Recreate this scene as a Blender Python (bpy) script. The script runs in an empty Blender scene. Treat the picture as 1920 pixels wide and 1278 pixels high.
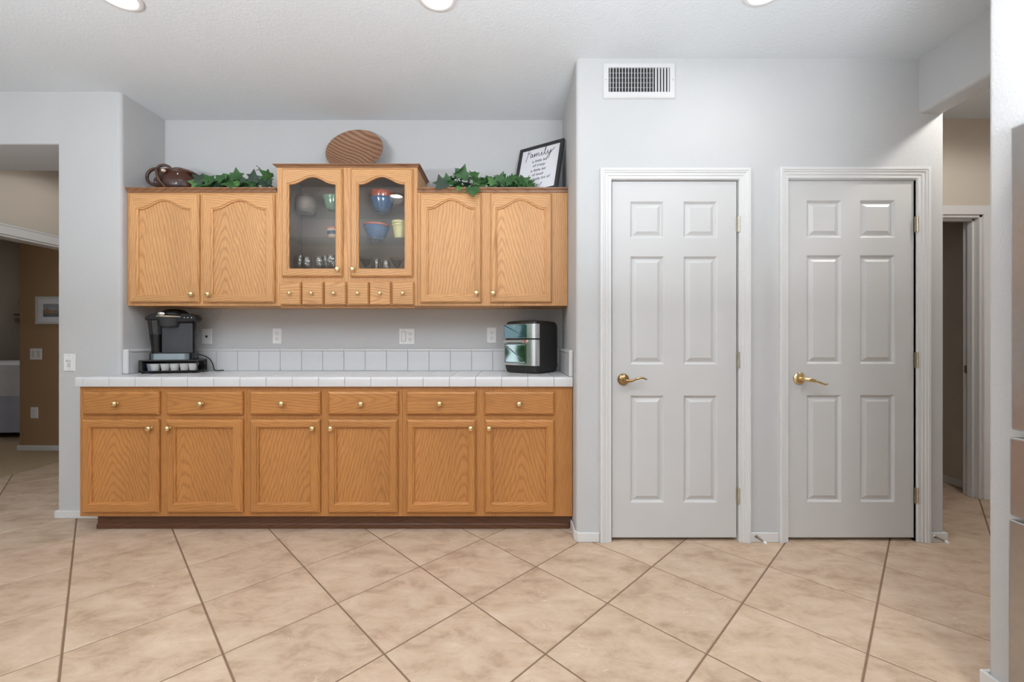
import bpy, bmesh, math, random
from mathutils import Vector, Matrix, Euler

PI = math.pi
S = bpy.context.scene
COL = S.collection
random.seed(7)

# ------------------------------------------------------------------ camera, world, exposure
F = 780.0                     # focal length in pixels of the 1920 wide frame
CZ = 1.139                    # eye height
cam = bpy.data.cameras.new('camera')
cam.sensor_width = 36.0
cam.lens = F / 1920.0 * 36.0
cam.clip_start = 0.02
cam_o = bpy.data.objects.new('camera', cam)
cam_o.location = (0, 0, CZ)
cam_o.rotation_euler = (PI / 2, 0, 0)
COL.objects.link(cam_o)
S.camera = cam_o

S.view_settings.view_transform = 'Standard'
S.view_settings.look = 'None'
S.view_settings.gamma = 1.0
S.view_settings.use_curve_mapping = False
S.view_settings.exposure = 0.02

W = bpy.data.worlds.new('sky')
S.world = W
W.use_nodes = True
bgn = W.node_tree.nodes['Background']
bgn.inputs['Color'].default_value = (0.98, 0.99, 1.0, 1)
bgn.inputs['Strength'].default_value = 1.1

S.cycles.max_bounces = 10
S.cycles.diffuse_bounces = 6
S.cycles.transparent_max_bounces = 16
S.cycles.sample_clamp_indirect = 6.0
S.cycles.use_denoising = True
S.cycles.caustics_reflective = False
S.cycles.caustics_refractive = False

SPOT_W = 24.0                 # each recessed lamp, watts


def portal(loc, rot, sx, sy):
    l = bpy.data.lights.new('window_portal', 'AREA')
    l.shape = 'RECTANGLE'
    l.size, l.size_y = sx, sy
    l.cycles.is_portal = True
    o = bpy.data.objects.new('window_portal', l)
    o.location = loc
    o.rotation_euler = rot
    COL.objects.link(o)


# two unseen fill lights, added and aimed up to brighten ceiling and room
for fx_, fy_, fw_ in ((-2.25, -0.6, 150.0), (0.55, -0.3, 135.0)):
    fl_ = bpy.data.lights.new('bounce_fill', 'AREA')
    fl_.shape = 'DISK'
    fl_.size = 1.2
    fl_.energy = fw_
    fl_.color = (0.895, 0.965, 1.04)
    flo = bpy.data.objects.new('bounce_fill', fl_)
    flo.location = (fx_, fy_, 1.35)
    flo.rotation_euler = (PI, 0, 0)
    COL.objects.link(flo)

portal((-4.62, -0.45, 1.25), (0, -PI / 2, 0), 2.3, 4.5)
portal((-1.6, -3.42, 1.2), (PI / 2, 0, 0), 4.8, 2.3)

# ------------------------------------------------------------------ measured planes (metres from the eye, along +Y)
YB, YL, YD = 3.023, 2.68, 2.364      # niche back wall, left wall, pantry door wall
YU, YF = 2.727, 2.492                # face frames of the wall cabinets and of the base cabinets
H = 2.743                            # ceiling
YS = 1.366                           # hall face of the near wall
NL, NR = -2.522, 0.366               # sides of the niche


def X(px, y): return (px - 960.0) * y / F
def Z(py, y): return CZ - (py - 639.0) * y / F


SX = X(1851, YS)


# ------------------------------------------------------------------ materials
def new_mat(name):
    m = bpy.data.materials.new(name)
    m.use_nodes = True
    nt = m.node_tree
    return m, nt, nt.nodes['Principled BSDF']


def lin(c):
    def f(v):
        v /= 255.0
        return v / 12.92 if v <= 0.04045 else ((v + 0.055) / 1.055) ** 2.4
    return tuple(f(v) for v in c)


def N(nt, typ, **kw):
    n = nt.nodes.new(typ)
    for k, v in kw.items():
        setattr(n, k, v)
    return n


def math_n(nt, op, a, b=None, c=None):
    n = N(nt, 'ShaderNodeMath', operation=op)
    for i, v in enumerate((a, b, c)):
        if v is None:
            continue
        if isinstance(v, (int, float)):
            n.inputs[i].default_value = v
        else:
            nt.links.new(v, n.inputs[i])
    return n.outputs[0]


def ramp(nt, fac, stops):
    r = N(nt, 'ShaderNodeValToRGB')
    e = r.color_ramp.elements
    while len(e) < len(stops):
        e.new(0.5)
    for el, (p, c) in zip(e, stops):
        el.position = p
        el.color = (*c, 1) if len(c) == 3 else c
    nt.links.new(fac, r.inputs[0])
    return r.outputs[0]


def plain(name, rgb, rough=0.5, metal=0.0, var=0.0, scale=20.0, bump=0.0, bscale=60.0, coat=0.0, spec=0.5):
    """a colour with a little procedural mottling and relief"""
    m, nt, b = new_mat(name)
    b.inputs['Roughness'].default_value = rough
    b.inputs['Metallic'].default_value = metal
    b.inputs['Coat Weight'].default_value = coat
    b.inputs['Specular IOR Level'].default_value = spec
    tc = N(nt, 'ShaderNodeTexCoord')
    no = N(nt, 'ShaderNodeTexNoise')
    no.inputs['Scale'].default_value = scale
    no.inputs['Detail'].default_value = 3
    nt.links.new(tc.outputs['Object'], no.inputs['Vector'])
    lo = tuple(max(0, v * (1 - var)) for v in rgb)
    hi = tuple(min(1, v * (1 + var)) for v in rgb)
    nt.links.new(ramp(nt, no.outputs['Fac'], [(0.3, lo), (0.7, hi)]), b.inputs['Base Color'])
    if bump:
        nb = N(nt, 'ShaderNodeTexNoise')
        nb.inputs['Scale'].default_value = bscale
        nb.inputs['Detail'].default_value = 2
        nt.links.new(tc.outputs['Object'], nb.inputs['Vector'])
        bp = N(nt, 'ShaderNodeBump')
        bp.inputs['Strength'].default_value = bump
        bp.inputs['Distance'].default_value = 0.004
        nt.links.new(nb.outputs['Fac'], bp.inputs['Height'])
        nt.links.new(bp.outputs['Normal'], b.inputs['Normal'])
    return m


def oak(name, along, light, dark, rough=0.42, calm=0.25, straight=1.0):
    """oak boards: cathedral grain running along X or Z, its run different on every piece"""
    m, nt, b = new_mat(name)
    L = nt.links
    tc = N(nt, 'ShaderNodeTexCoord')
    oi = N(nt, 'ShaderNodeObjectInfo')
    sp = N(nt, 'ShaderNodeSeparateXYZ')
    L.new(tc.outputs['Object'], sp.inputs[0])
    u, v = (sp.outputs['X'], sp.outputs['Z']) if along == 'Z' else (sp.outputs['Z'], sp.outputs['X'])
    r = oi.outputs['Random']
    r2 = math_n(nt, 'FRACT', math_n(nt, 'MULTIPLY', r, 17.31))
    r3 = math_n(nt, 'FRACT', math_n(nt, 'MULTIPLY', r, 71.7))
    x0 = math_n(nt, 'MULTIPLY', math_n(nt, 'SUBTRACT', r2, 0.5), 0.34)
    cb = N(nt, 'ShaderNodeCombineXYZ')
    L.new(math_n(nt, 'MULTIPLY', u, 6.5), cb.inputs[0])
    L.new(math_n(nt, 'MULTIPLY', v, 1.5), cb.inputs[1])
    L.new(math_n(nt, 'MULTIPLY', r, 90.0), cb.inputs[2])
    n1 = N(nt, 'ShaderNodeTexNoise')
    n1.inputs['Scale'].default_value = 1.0
    n1.inputs['Detail'].default_value = 3.0
    n1.inputs['Roughness'].default_value = 0.55
    L.new(cb.outputs[0], n1.inputs['Vector'])
    du = math_n(nt, 'SUBTRACT', u, x0)
    rad = math_n(nt, 'SQRT', math_n(nt, 'ADD', math_n(nt, 'MULTIPLY', du, du), 0.0006))
    slope = math_n(nt, 'MULTIPLY_ADD', r3, 0.34 * straight, 0.05 * straight)
    t = math_n(nt, 'ADD', rad, math_n(nt, 'MULTIPLY', v, slope))
    rings = math_n(nt, 'ADD', math_n(nt, 'MULTIPLY', t, 46.0 / straight ** .5), math_n(nt, 'MULTIPLY', n1.outputs['Fac'], 5.0 * straight))
    saw = math_n(nt, 'FRACT', rings)
    mid = tuple(0.5 * (a + c) for a, c in zip(light, dark))
    col = ramp(nt, saw, [(0.0, mid), (0.18, light), (0.62, light), (0.86, dark), (1.0, mid)])
    # pores: short fine streaks along the grain
    cp = N(nt, 'ShaderNodeCombineXYZ')
    L.new(math_n(nt, 'MULTIPLY', u, 330.0), cp.inputs[0])
    L.new(math_n(nt, 'MULTIPLY', v, 13.0), cp.inputs[1])
    L.new(math_n(nt, 'MULTIPLY', r, 40.0), cp.inputs[2])
    n2 = N(nt, 'ShaderNodeTexNoise')
    n2.inputs['Scale'].default_value = 1.0
    n2.inputs['Detail'].default_value = 2.0
    L.new(cp.outputs[0], n2.inputs['Vector'])
    pr = ramp(nt, n2.outputs['Fac'], [(0.34, (0.66, 0.6, 0.55)), (0.55, (1, 1, 1))])
    # broad tone of the board
    n3 = N(nt, 'ShaderNodeTexNoise')
    n3.inputs['Scale'].default_value = 0.5
    L.new(cb.outputs[0], n3.inputs['Vector'])
    br = ramp(nt, n3.outputs['Fac'], [(0.3, (0.88, 0.86, 0.84)), (0.7, (1.06, 1.06, 1.06))])
    plainc = N(nt, 'ShaderNodeMix', data_type='RGBA')
    plainc.inputs[0].default_value = calm
    L.new(col, plainc.inputs['A'])
    plainc.inputs['B'].default_value = (*light, 1)
    m1 = N(nt, 'ShaderNodeMix', data_type='RGBA', blend_type='MULTIPLY')
    m1.inputs[0].default_value = 0.5
    L.new(plainc.outputs['Result'], m1.inputs['A'])
    L.new(pr, m1.inputs['B'])
    m2 = N(nt, 'ShaderNodeMix', data_type='RGBA', blend_type='MULTIPLY')
    m2.inputs[0].default_value = 1.0
    L.new(m1.outputs['Result'], m2.inputs['A'])
    L.new(br, m2.inputs['B'])
    L.new(m2.outputs['Result'], b.inputs['Base Color'])
    b.inputs['Roughness'].default_value = rough
    b.inputs['Coat Weight'].default_value = 0.12
    b.inputs['Coat Roughness'].default_value = 0.25
    return m


def tile_floor_mat():
    m, nt, b = new_mat('beige_ceramic_floor_tile')
    L = nt.links
    tc = N(nt, 'ShaderNodeTexCoord')
    oi = N(nt, 'ShaderNodeObjectInfo')
    ad = N(nt, 'ShaderNodeVectorMath', operation='ADD')
    L.new(tc.outputs['Object'], ad.inputs[0])
    sc = N(nt, 'ShaderNodeVectorMath', operation='SCALE')
    sc.inputs[0].default_value = (31, 57, 13)
    L.new(oi.outputs['Random'], sc.inputs['Scale'])
    L.new(sc.outputs[0], ad.inputs[1])
    n1 = N(nt, 'ShaderNodeTexNoise')
    n1.inputs['Scale'].default_value = 8.0
    n1.inputs['Detail'].default_value = 8
    n1.inputs['Roughness'].default_value = 0.68
    n1.inputs['Distortion'].default_value = 0.35
    st = N(nt, 'ShaderNodeMapping')
    st.inputs['Scale'].default_value = (0.7, 1.25, 1)
    st.inputs['Rotation'].default_value = (0, 0, 0.4)
    L.new(ad.outputs[0], st.inputs['Vector'])
    L.new(st.outputs[0], n1.inputs['Vector'])
    base = ramp(nt, n1.outputs['Fac'], [(0.30, lin((162, 137, 114))), (0.5, lin((189, 165, 142))), (0.72, lin((205, 184, 163)))])
    # pale curled flecks
    n2 = N(nt, 'ShaderNodeTexNoise')
    n2.inputs['Scale'].default_value = 9.0
    n2.inputs['Detail'].default_value = 3
    n2.inputs['Distortion'].default_value = 2.4
    L.new(ad.outputs[0], n2.inputs['Vector'])
    ridge = math_n(nt, 'ABSOLUTE', math_n(nt, 'SUBTRACT', n2.outputs['Fac'], 0.55))
    line = ramp(nt, ridge, [(0.0, (1, 1, 1)), (0.012, (0, 0, 0))])
    n3 = N(nt, 'ShaderNodeTexNoise')
    n3.inputs['Scale'].default_value = 7.0
    L.new(ad.outputs[0], n3.inputs['Vector'])
    msk = ramp(nt, n3.outputs['Fac'], [(0.6, (0, 0, 0)), (0.68, (1, 1, 1))])
    f = math_n(nt, 'MULTIPLY', math_n(nt, 'MULTIPLY', line, msk), 0.55)
    mx = N(nt, 'ShaderNodeMix', data_type='RGBA')
    L.new(f, mx.inputs[0])
    L.new(base, mx.inputs['A'])
    mx.inputs['B'].default_value = (*lin((240, 222, 205)), 1)
    hv = N(nt, 'ShaderNodeHueSaturation')
    L.new(math_n(nt, 'MULTIPLY_ADD', oi.outputs['Random'], 0.07, 0.965), hv.inputs['Value'])
    L.new(mx.outputs['Result'], hv.inputs['Color'])
    L.new(hv.outputs[0], b.inputs['Base Color'])
    b.inputs['Roughness'].default_value = 0.55
    b.inputs['Specular IOR Level'].default_value = 0.3
    bp = N(nt, 'ShaderNodeBump')
    bp.inputs['Strength'].default_value = 0.12
    bp.inputs['Distance'].default_value = 0.004
    L.new(n1.outputs['Fac'], bp.inputs['Height'])
    L.new(bp.outputs['Normal'], b.inputs['Normal'])
    return m


def thin_glass(name, tint=(0.9, 0.92, 0.92), rough=0.0, gain=1.0):
    """clear sheet: lets light straight through, mirrors by Fresnel"""
    m = bpy.data.materials.new(name)
    m.use_nodes = True
    nt = m.node_tree
    nt.nodes.clear()
    out = N(nt, 'ShaderNodeOutputMaterial')
    tr = N(nt, 'ShaderNodeBsdfTransparent')
    tr.inputs[0].default_value = (*tint, 1)
    gl = N(nt, 'ShaderNodeBsdfGlossy')
    gl.inputs['Roughness'].default_value = rough
    ge = N(nt, 'ShaderNodeNewGeometry')
    dt = N(nt, 'ShaderNodeVectorMath', operation='DOT_PRODUCT')
    nt.links.new(ge.outputs['Normal'], dt.inputs[0])
    nt.links.new(ge.outputs['Incoming'], dt.inputs[1])
    k = math_n(nt, 'POWER', math_n(nt, 'SUBTRACT', 1.0, math_n(nt, 'ABSOLUTE', dt.outputs['Value'])), 5.0)
    mx = N(nt, 'ShaderNodeMixShader')
    nt.links.new(math_n(nt, 'MULTIPLY_ADD', k, 0.9 * gain, 0.045 * gain), mx.inputs[0])
    nt.links.new(tr.outputs[0], mx.inputs[1])
    nt.links.new(gl.outputs[0], mx.inputs[2])
    nt.links.new(mx.outputs[0], out.inputs[0])
    return m


def emitter(name, rgb, strength):
    m, nt, b = new_mat(name)
    b.inputs['Base Color'].default_value = (*rgb, 1)
    b.inputs['Emission Color'].default_value = (*rgb, 1)
    b.inputs['Emission Strength'].default_value = strength
    return m


def wood_bowl_mat():
    m, nt, b = new_mat('turned_bowl_wood')
    L = nt.links
    tc = N(nt, 'ShaderNodeTexCoord')
    mp = N(nt, 'ShaderNodeMapping')
    mp.inputs['Location'].default_value = (0.20, 0.05, 0.22)
    L.new(tc.outputs['Object'], mp.inputs['Vector'])
    wv = N(nt, 'ShaderNodeTexWave', wave_type='RINGS', rings_direction='SPHERICAL')
    wv.inputs['Scale'].default_value = 12
    wv.inputs['Distortion'].default_value = 1.6
    wv.inputs['Detail'].default_value = 2
    wv.inputs['Detail Scale'].default_value = 0.6
    L.new(mp.outputs[0], wv.inputs['Vector'])
    c = ramp(nt, wv.outputs['Fac'], [(0.0, lin((124, 88, 64))), (0.5, lin((148, 110, 84))), (1.0, lin((166, 127, 99)))])
    L.new(c, b.inputs['Base Color'])
    b.inputs['Roughness'].default_value = 0.4
    return m


M = {}
M['wall'] = plain('light_grey_wall_paint', lin((193, 193, 193)), 0.75, var=0.012, scale=3, bump=0.32, bscale=110, spec=0.25)
M['ceiling'] = plain('white_ceiling_paint', lin((211, 215, 218)), 0.85, var=0.012, scale=3, bump=0.45, bscale=90, spec=0.2)
M['taupe'] = plain('taupe_wall_paint', lin((198, 188, 175)), 0.8, var=0.015, scale=3, bump=0.1, bscale=120, spec=0.2)
M['brown'] = plain('brown_wall', lin((160, 130, 98)), 0.8, var=0.02, scale=3, bump=0.1, bscale=120, spec=0.2)  # browner and darker than the other bedroom walls
M['trim'] = plain('white_trim_enamel', lin((213, 212, 211)), 0.35, var=0.01, scale=6)
M['door'] = plain('white_door_enamel', lin((200, 199, 198)), 0.4, var=0.012, scale=5, bump=0.03, bscale=200)
M['grout'] = plain('brown_grout', lin((126, 101, 80)), 0.9, var=0.08, scale=30)
M['tile'] = tile_floor_mat()
M['carpet'] = plain('tan_carpet', lin((170, 148, 118)), 0.95, var=0.08, scale=90, bump=0.4, bscale=400)
OL, OD = (0.68, 0.365, 0.148), (0.40, 0.175, 0.056)
M['oak_p'] = oak('oak_panel_cathedral_grain', 'Z', OL, OD, calm=.42, straight=.8)
M['oak_v'] = oak('oak_vertical_grain', 'Z', OL, OD, calm=.4, straight=.35)
M['oak_h'] = oak('oak_horizontal_grain', 'X', OL, OD, calm=.4, straight=.5)
BL, BD = (0.53, 0.232, 0.064), (0.335, 0.13, 0.034)
M['base_p'] = oak('base_oak_panel_grain', 'Z', BL, BD, calm=.4)
M['base_v'] = oak('base_oak_vertical_grain', 'Z', BL, BD, calm=.5, straight=.35)
M['base_h'] = oak('base_oak_horizontal_grain', 'X', BL, BD, calm=.45, straight=.5)
M['crown'] = oak('dark_oak_crown', 'X', (0.30, 0.15, 0.075), (0.18, 0.085, 0.04))
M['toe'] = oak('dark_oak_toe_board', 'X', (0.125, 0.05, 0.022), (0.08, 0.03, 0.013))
M['side'] = oak('shaded_oak_side', 'Z', (0.40, 0.21, 0.10), (0.28, 0.13, 0.055))
M['interior'] = plain('cabinet_lining', lin((160, 144, 132)), 0.6, var=0.02, scale=4)
M['ctile'] = plain('white_glazed_tile', lin((210, 210, 211)), 0.22, var=0.015, scale=9, bump=0.1, bscale=22, spec=0.5)
M['cgrout'] = plain('grey_grout', lin((184, 182, 180)), 0.9, var=0.05, scale=60)
M['brass'] = plain('polished_brass', (0.86, 0.66, 0.36), 0.14, 1.0, var=0.03)
M['hinge'] = plain('worn_brass_plate', (0.66, 0.60, 0.48), 0.3, 1.0, var=0.08, scale=60)
M['bronze'] = plain('dark_brass', (0.40, 0.26, 0.12), 0.14, 1.0, var=0.05)
M['plastic'] = plain('white_plastic', lin((226, 226, 225)), 0.35, var=0.008)
M['slot'] = plain('dark_slot', (0.02, 0.02, 0.02), 0.6)
M['black'] = plain('gloss_black_plastic', (0.010, 0.010, 0.011), 0.2, var=0.1, spec=0.3)
M['matte_black'] = plain('satin_black', (0.018, 0.017, 0.016), 0.38, var=0.1)
M['charcoal'] = plain('satin_charcoal_panel', (0.055, 0.057, 0.064), 0.34, 0.3, var=0.05)
M['silver'] = plain('brushed_silver', (0.66, 0.65, 0.62), 0.24, 1.0, var=0.05)
M['bluesteel'] = plain('blue_grey_metal', (0.30, 0.36, 0.40), 0.28, 0.9, var=0.05)
M['steel'] = plain('stainless_steel', (0.47, 0.465, 0.46), 0.33, 1.0, var=0.03, scale=40)
M['steel2'] = plain('bright_stainless', (0.72, 0.74, 0.75), 0.2, 1.0, var=0.03, scale=40)
M['dark_mirror'] = plain('dark_glass_panel', (0.13, 0.22, 0.25), 0.05, 0.85, coat=0.3)
M['oven_glass'] = plain('mirrored_oven_glass', (0.52, 0.68, 0.70), 0.05, 1.0, var=0.04)
M['smoke'] = thin_glass('smoked_water_tank', (0.42, 0.42, 0.43), 0.02, 1.3)
M['water'] = thin_glass('tank_water', (0.5, 0.5, 0.52), 0.02, 0.8)
M['pod'] = plain('white_pod_plastic', lin((196, 194, 192)), 0.4, var=0.03)
M['podblue'] = plain('blue_grey_pod_plastic', lin((150, 158, 176)), 0.35, var=0.03)
M['foil'] = plain('grey_pod_lid', lin((140, 138, 136)), 0.4, var=0.1, scale=80)
M['pane'] = thin_glass('clear_pane', (0.93, 0.93, 0.92), 0.0, 0.45)
M['shelf'] = thin_glass('shelf_glass', (0.955, 0.975, 0.97), 0.0, 0.45)
M['stem'] = thin_glass('stemware_glass', (0.985, 0.99, 0.99), 0.0, 2.6)
M['leaf'] = plain('ivy_leaf', (0.030, 0.105, 0.024), 0.55, var=0.4, scale=14)
M['leaf2'] = plain('pale_ivy_leaf', (0.075, 0.19, 0.045), 0.55, var=0.35, scale=14)
M['leaf3'] = plain('dark_ivy_leaf', (0.014, 0.042, 0.02), 0.55, var=0.4, scale=14)
M['vine'] = plain('ivy_stem', (0.035, 0.045, 0.02), 0.7, var=0.3)
M['pot'] = plain('brown_glazed_clay', (0.050, 0.015, 0.008), 0.38, var=0.5, scale=9, coat=0.12)
M['pothandle'] = plain('brown_clay_handle', (0.07, 0.027, 0.015), 0.35, var=0.7, scale=22, coat=0.15)
M['bead'] = plain('white_glaze_dot', (0.8, 0.78, 0.72), 0.3)
M['bowlwood'] = wood_bowl_mat()
M['frame'] = plain('black_picture_frame', (0.022, 0.023, 0.025), 0.4, var=0.15, scale=30)
M['paper'] = plain('white_print', lin((222, 222, 226)), 0.7, var=0.01)
M['ink'] = plain('black_ink', (0.02, 0.02, 0.02), 0.7)
M['blue'] = plain('blue_glaze', (0.075, 0.16, 0.32), 0.16, var=0.15, scale=18, coat=0.5)
M['red'] = plain('coral_glaze', (0.55, 0.13, 0.075), 0.16, var=0.1, coat=0.5)
M['yellow'] = plain('pale_yellow_glaze', (0.72, 0.66, 0.31), 0.2, var=0.05, coat=0.4)
M['green'] = plain('grey_green_glaze', (0.20, 0.32, 0.22), 0.16, var=0.1, coat=0.5)
M['cream'] = plain('cream_glaze', (0.66, 0.5, 0.38), 0.2, var=0.06, coat=0.4)
M['navy'] = plain('navy_glaze', (0.02, 0.04, 0.09), 0.2)
M['stoneware'] = plain('grey_stoneware', (0.34, 0.29, 0.25), 0.5, var=0.1)
M['lens'] = emitter('lit_lamp_lens', (1.0, 0.985, 0.95), 34.0)
M['louver'] = plain('grey_vent_louver', lin((120, 120, 120)), 0.5, var=.05)
M['vent'] = plain('white_vent_enamel', lin((206, 205, 204)), 0.4, var=0.01)
M['duct'] = plain('dark_duct', (0.03, 0.03, 0.03), 0.8, var=0.1)
M['spread'] = plain('white_bedspread', lin((206, 208, 212)), 0.9, var=0.05, scale=7, bump=0.35, bscale=14)
M['skirt'] = plain('pale_blue_bed_skirt', lin((172, 178, 194)), 0.9, var=0.05, scale=7, bump=0.3, bscale=12)
M['darkwood'] = oak('dark_dresser_wood', 'X', (0.13, 0.075, 0.05), (0.07, 0.04, 0.026))
M['art_sky'] = plain('painted_sky', lin((150, 152, 160)), 0.7, var=0.15, scale=12)
M['art_sea'] = plain('painted_sea', lin((104, 106, 116)), 0.7, var=0.2, scale=18)
M['art_sand'] = plain('painted_sand', lin((150, 120, 98)), 0.7, var=0.2, scale=25)
M['mat'] = plain('pale_grey_picture_mount', lin((196, 196, 190)), 0.7, var=0.02)
M['pale_ground'] = plain('pale_neutral_ground', (0.52, 0.50, 0.47), 0.9, var=0.1, scale=4)  # garden ground made pale to keep green bounce out of the room
M['shrub'] = plain('shrub_green', (0.09, 0.24, 0.06), 0.8, var=0.6, scale=6)
M['rubber'] = plain('white_rubber_tip', lin((225, 225, 222)), 0.5)
M['spring'] = plain('dull_spring_metal', (0.42, 0.38, 0.33), 0.35, 0.9, var=0.1)


# ------------------------------------------------------------------ mesh builder
class MB:
    def __init__(self):
        self.v, self.f, self.m = [], [], []

    def add(self, verts, faces, mi=0):
        o = len(self.v)
        self.v += [tuple(p) for p in verts]
        self.f += [tuple(i + o for i in f) for f in faces]
        self.m += [mi] * len(faces)
        return self

    def box(self, x0, x1, y0, y1, z0, z1, mi=0):
        v = [(x, y, z) for z in (z0, z1) for y in (y0, y1) for x in (x0, x1)]
        return self.add(v, [(0, 2, 3, 1), (4, 5, 7, 6), (0, 1, 5, 4), (2, 6, 7, 3), (0, 4, 6, 2), (1, 3, 7, 5)], mi)

    def prism(self, pts, a, b, axis='Z', mi=0):
        """closed outline extruded from a to b; axis Z: pts are (x,y); X: (y,z); Y: (x,z)"""
        n = len(pts)
        mk = {'Z': lambda p, t: (p[0], p[1], t), 'X': lambda p, t: (t, p[0], p[1]), 'Y': lambda p, t: (p[0], t, p[1])}[axis]
        v = [mk(p, a) for p in pts] + [mk(p, b) for p in pts]
        fs = [tuple(range(n)), tuple(range(2 * n - 1, n - 1, -1))]
        fs += [(i, i + n, (i + 1) % n + n, (i + 1) % n) for i in range(n)]
        return self.add(v, fs, mi)

    def loops(self, loops, mi=None, cap_first=False, cap_last=False, closed=True):
        n = len(loops[0])
        v = [p for l in loops for p in l]
        o = len(self.v)
        self.v += [tuple(p) for p in v]
        for k in range(len(loops) - 1):
            for i in range(n if closed else n - 1):
                j = (i + 1) % n
                self.f.append((o + k * n + i, o + k * n + j, o + (k + 1) * n + j, o + (k + 1) * n + i))
                self.m.append(mi(i) if callable(mi) else (mi or 0))
        if cap_first:
            self.f.append(tuple(o + i for i in range(n - 1, -1, -1)))
            self.m.append(0)
        if cap_last:
            q = o + (len(loops) - 1) * n
            self.f.append(tuple(q + i for i in range(n)))
            self.m.append(0)
        return self

    def lathe(self, prof, c=(0, 0, 0), axis='Z', seg=24, sx=1.0, sy=1.0, mi=0):
        """prof: (radius, height) pairs; sx, sy squash the round"""
        ls = []
        for r, h in prof:
            l = []
            for i in range(seg):
                a = 2 * PI * i / seg
                p, q = r * math.cos(a) * sx, r * math.sin(a) * sy
                l.append({'Z': (c[0] + p, c[1] + q, c[2] + h), 'Y': (c[0] + p, c[1] + h, c[2] + q), 'X': (c[0] + h, c[1] + p, c[2] + q)}[axis])
            ls.append(l)
        return self.loops(ls, mi, prof[0][0] > 1e-5, prof[-1][0] > 1e-5)

    def tube(self, pts, r, seg=8, mi=0):
        pts = [Vector(p) for p in pts]
        rr = r if isinstance(r, (list, tuple)) else [r] * len(pts)
        ls = []
        up = Vector((0.13, 0.27, 0.95)).normalized()
        for i, p in enumerate(pts):
            d = (pts[min(i + 1, len(pts) - 1)] - pts[max(i - 1, 0)]).normalized()
            a = d.cross(up)
            if a.length < 1e-4:
                a = d.cross(Vector((1, 0, 0)))
            a.normalize()
            bb = a.cross(d).normalized()
            ls.append([p + (a * math.cos(2 * PI * k / seg) + bb * math.sin(2 * PI * k / seg)) * rr[i] for k in range(seg)])
        return self.loops(ls, mi, True, True)

    def build(self, name, mats, parent=None, smooth=False, bevel=0.0, seg=2, weld=False):
        if not isinstance(mats, (list, tuple)):
            mats = [mats]
        lo = [min(p[i] for p in self.v) for i in range(3)]
        hi = [max(p[i] for p in self.v) for i in range(3)]
        c = Vector([(a + b) / 2 for a, b in zip(lo, hi)])
        me = bpy.data.meshes.new(name)
        me.from_pydata([Vector(p) - c for p in self.v], [], self.f)
        for mt in mats:
            me.materials.append(mt)
        for p, i in zip(me.polygons, self.m):
            p.material_index = i
        bm = bmesh.new()
        bm.from_mesh(me)
        if weld:
            bmesh.ops.remove_doubles(bm, verts=bm.verts, dist=1e-5)
        bmesh.ops.recalc_face_normals(bm, faces=bm.faces)
        bm.to_mesh(me)
        bm.free()
        o = bpy.data.objects.new(name, me)
        o.location = c
        COL.objects.link(o)
        if parent is not None:
            attach(o, parent)
        if smooth:
            for p in me.polygons:
                p.use_smooth = True
            if smooth != 'all':
                me.set_sharp_from_angle(angle=math.radians(40))
        if bevel:
            b = o.modifiers.new('edge', 'BEVEL')
            b.width = bevel
            b.segments = seg
            b.limit_method = 'ANGLE'
            b.angle_limit = math.radians(35)
        return o


WORLD = {}


def wm(o):
    """world matrix worked out by hand, so no view-layer update is needed"""
    m = Matrix.Translation(o.location) @ o.rotation_euler.to_matrix().to_4x4() @ Matrix.Diagonal((*o.scale, 1))
    if o.parent:
        m = wm(o.parent) @ o.matrix_parent_inverse @ m
    return m


def attach(o, parent):
    o.parent = parent
    o.matrix_parent_inverse = wm(parent).inverted()


def thing(name, label, cat, loc, group=None, kind=None):
    o = bpy.data.objects.new(name, None)
    o.empty_display_size = 0.05
    o.location = loc
    COL.objects.link(o)
    return tag(o, label, cat, group, kind)


def tag(o, label=None, cat=None, group=None, kind=None):
    if label: o['label'] = label
    if cat: o['category'] = cat
    if group: o['group'] = group
    if kind: o['kind'] = kind
    return o


def struct(o, label=None):
    o['kind'] = 'structure'
    if label: o['label'] = label
    return o


def place(o, mtx):
    """turn and move a finished thing (its parts follow)"""
    o.location = mtx.to_translation()
    o.rotation_euler = mtx.to_euler()


def rounded(pts, seg=6):
    """outline from (x, y, radius) corners"""
    out = []
    n = len(pts)
    for i, (x, y, r) in enumerate(pts):
        if r <= 0:
            out.append((x, y))
            continue
        p = Vector((x, y))
        a = (Vector(pts[i - 1][:2]) - p).normalized()
        b = (Vector(pts[(i + 1) % n][:2]) - p).normalized()
        c = p + (a + b) * r
        s0, s1 = p + a * r - c, p + b * r - c
        a0, a1 = math.atan2(s0.y, s0.x), math.atan2(s1.y, s1.x)
        d = (a1 - a0 + PI) % (2 * PI) - PI
        out += [(c.x + r * math.cos(a0 + d * k / seg), c.y + r * math.sin(a0 + d * k / seg)) for k in range(seg + 1)]
    return out


# ------------------------------------------------------------------ the setting: floor, ceiling, walls
fl = MB().box(-4.3, 5.0, -3.6, 5.2, -0.12, -0.003).build('floor', M['grout'])
struct(fl, 'beige diagonal ceramic tile floor with brown grout joints')

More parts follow.
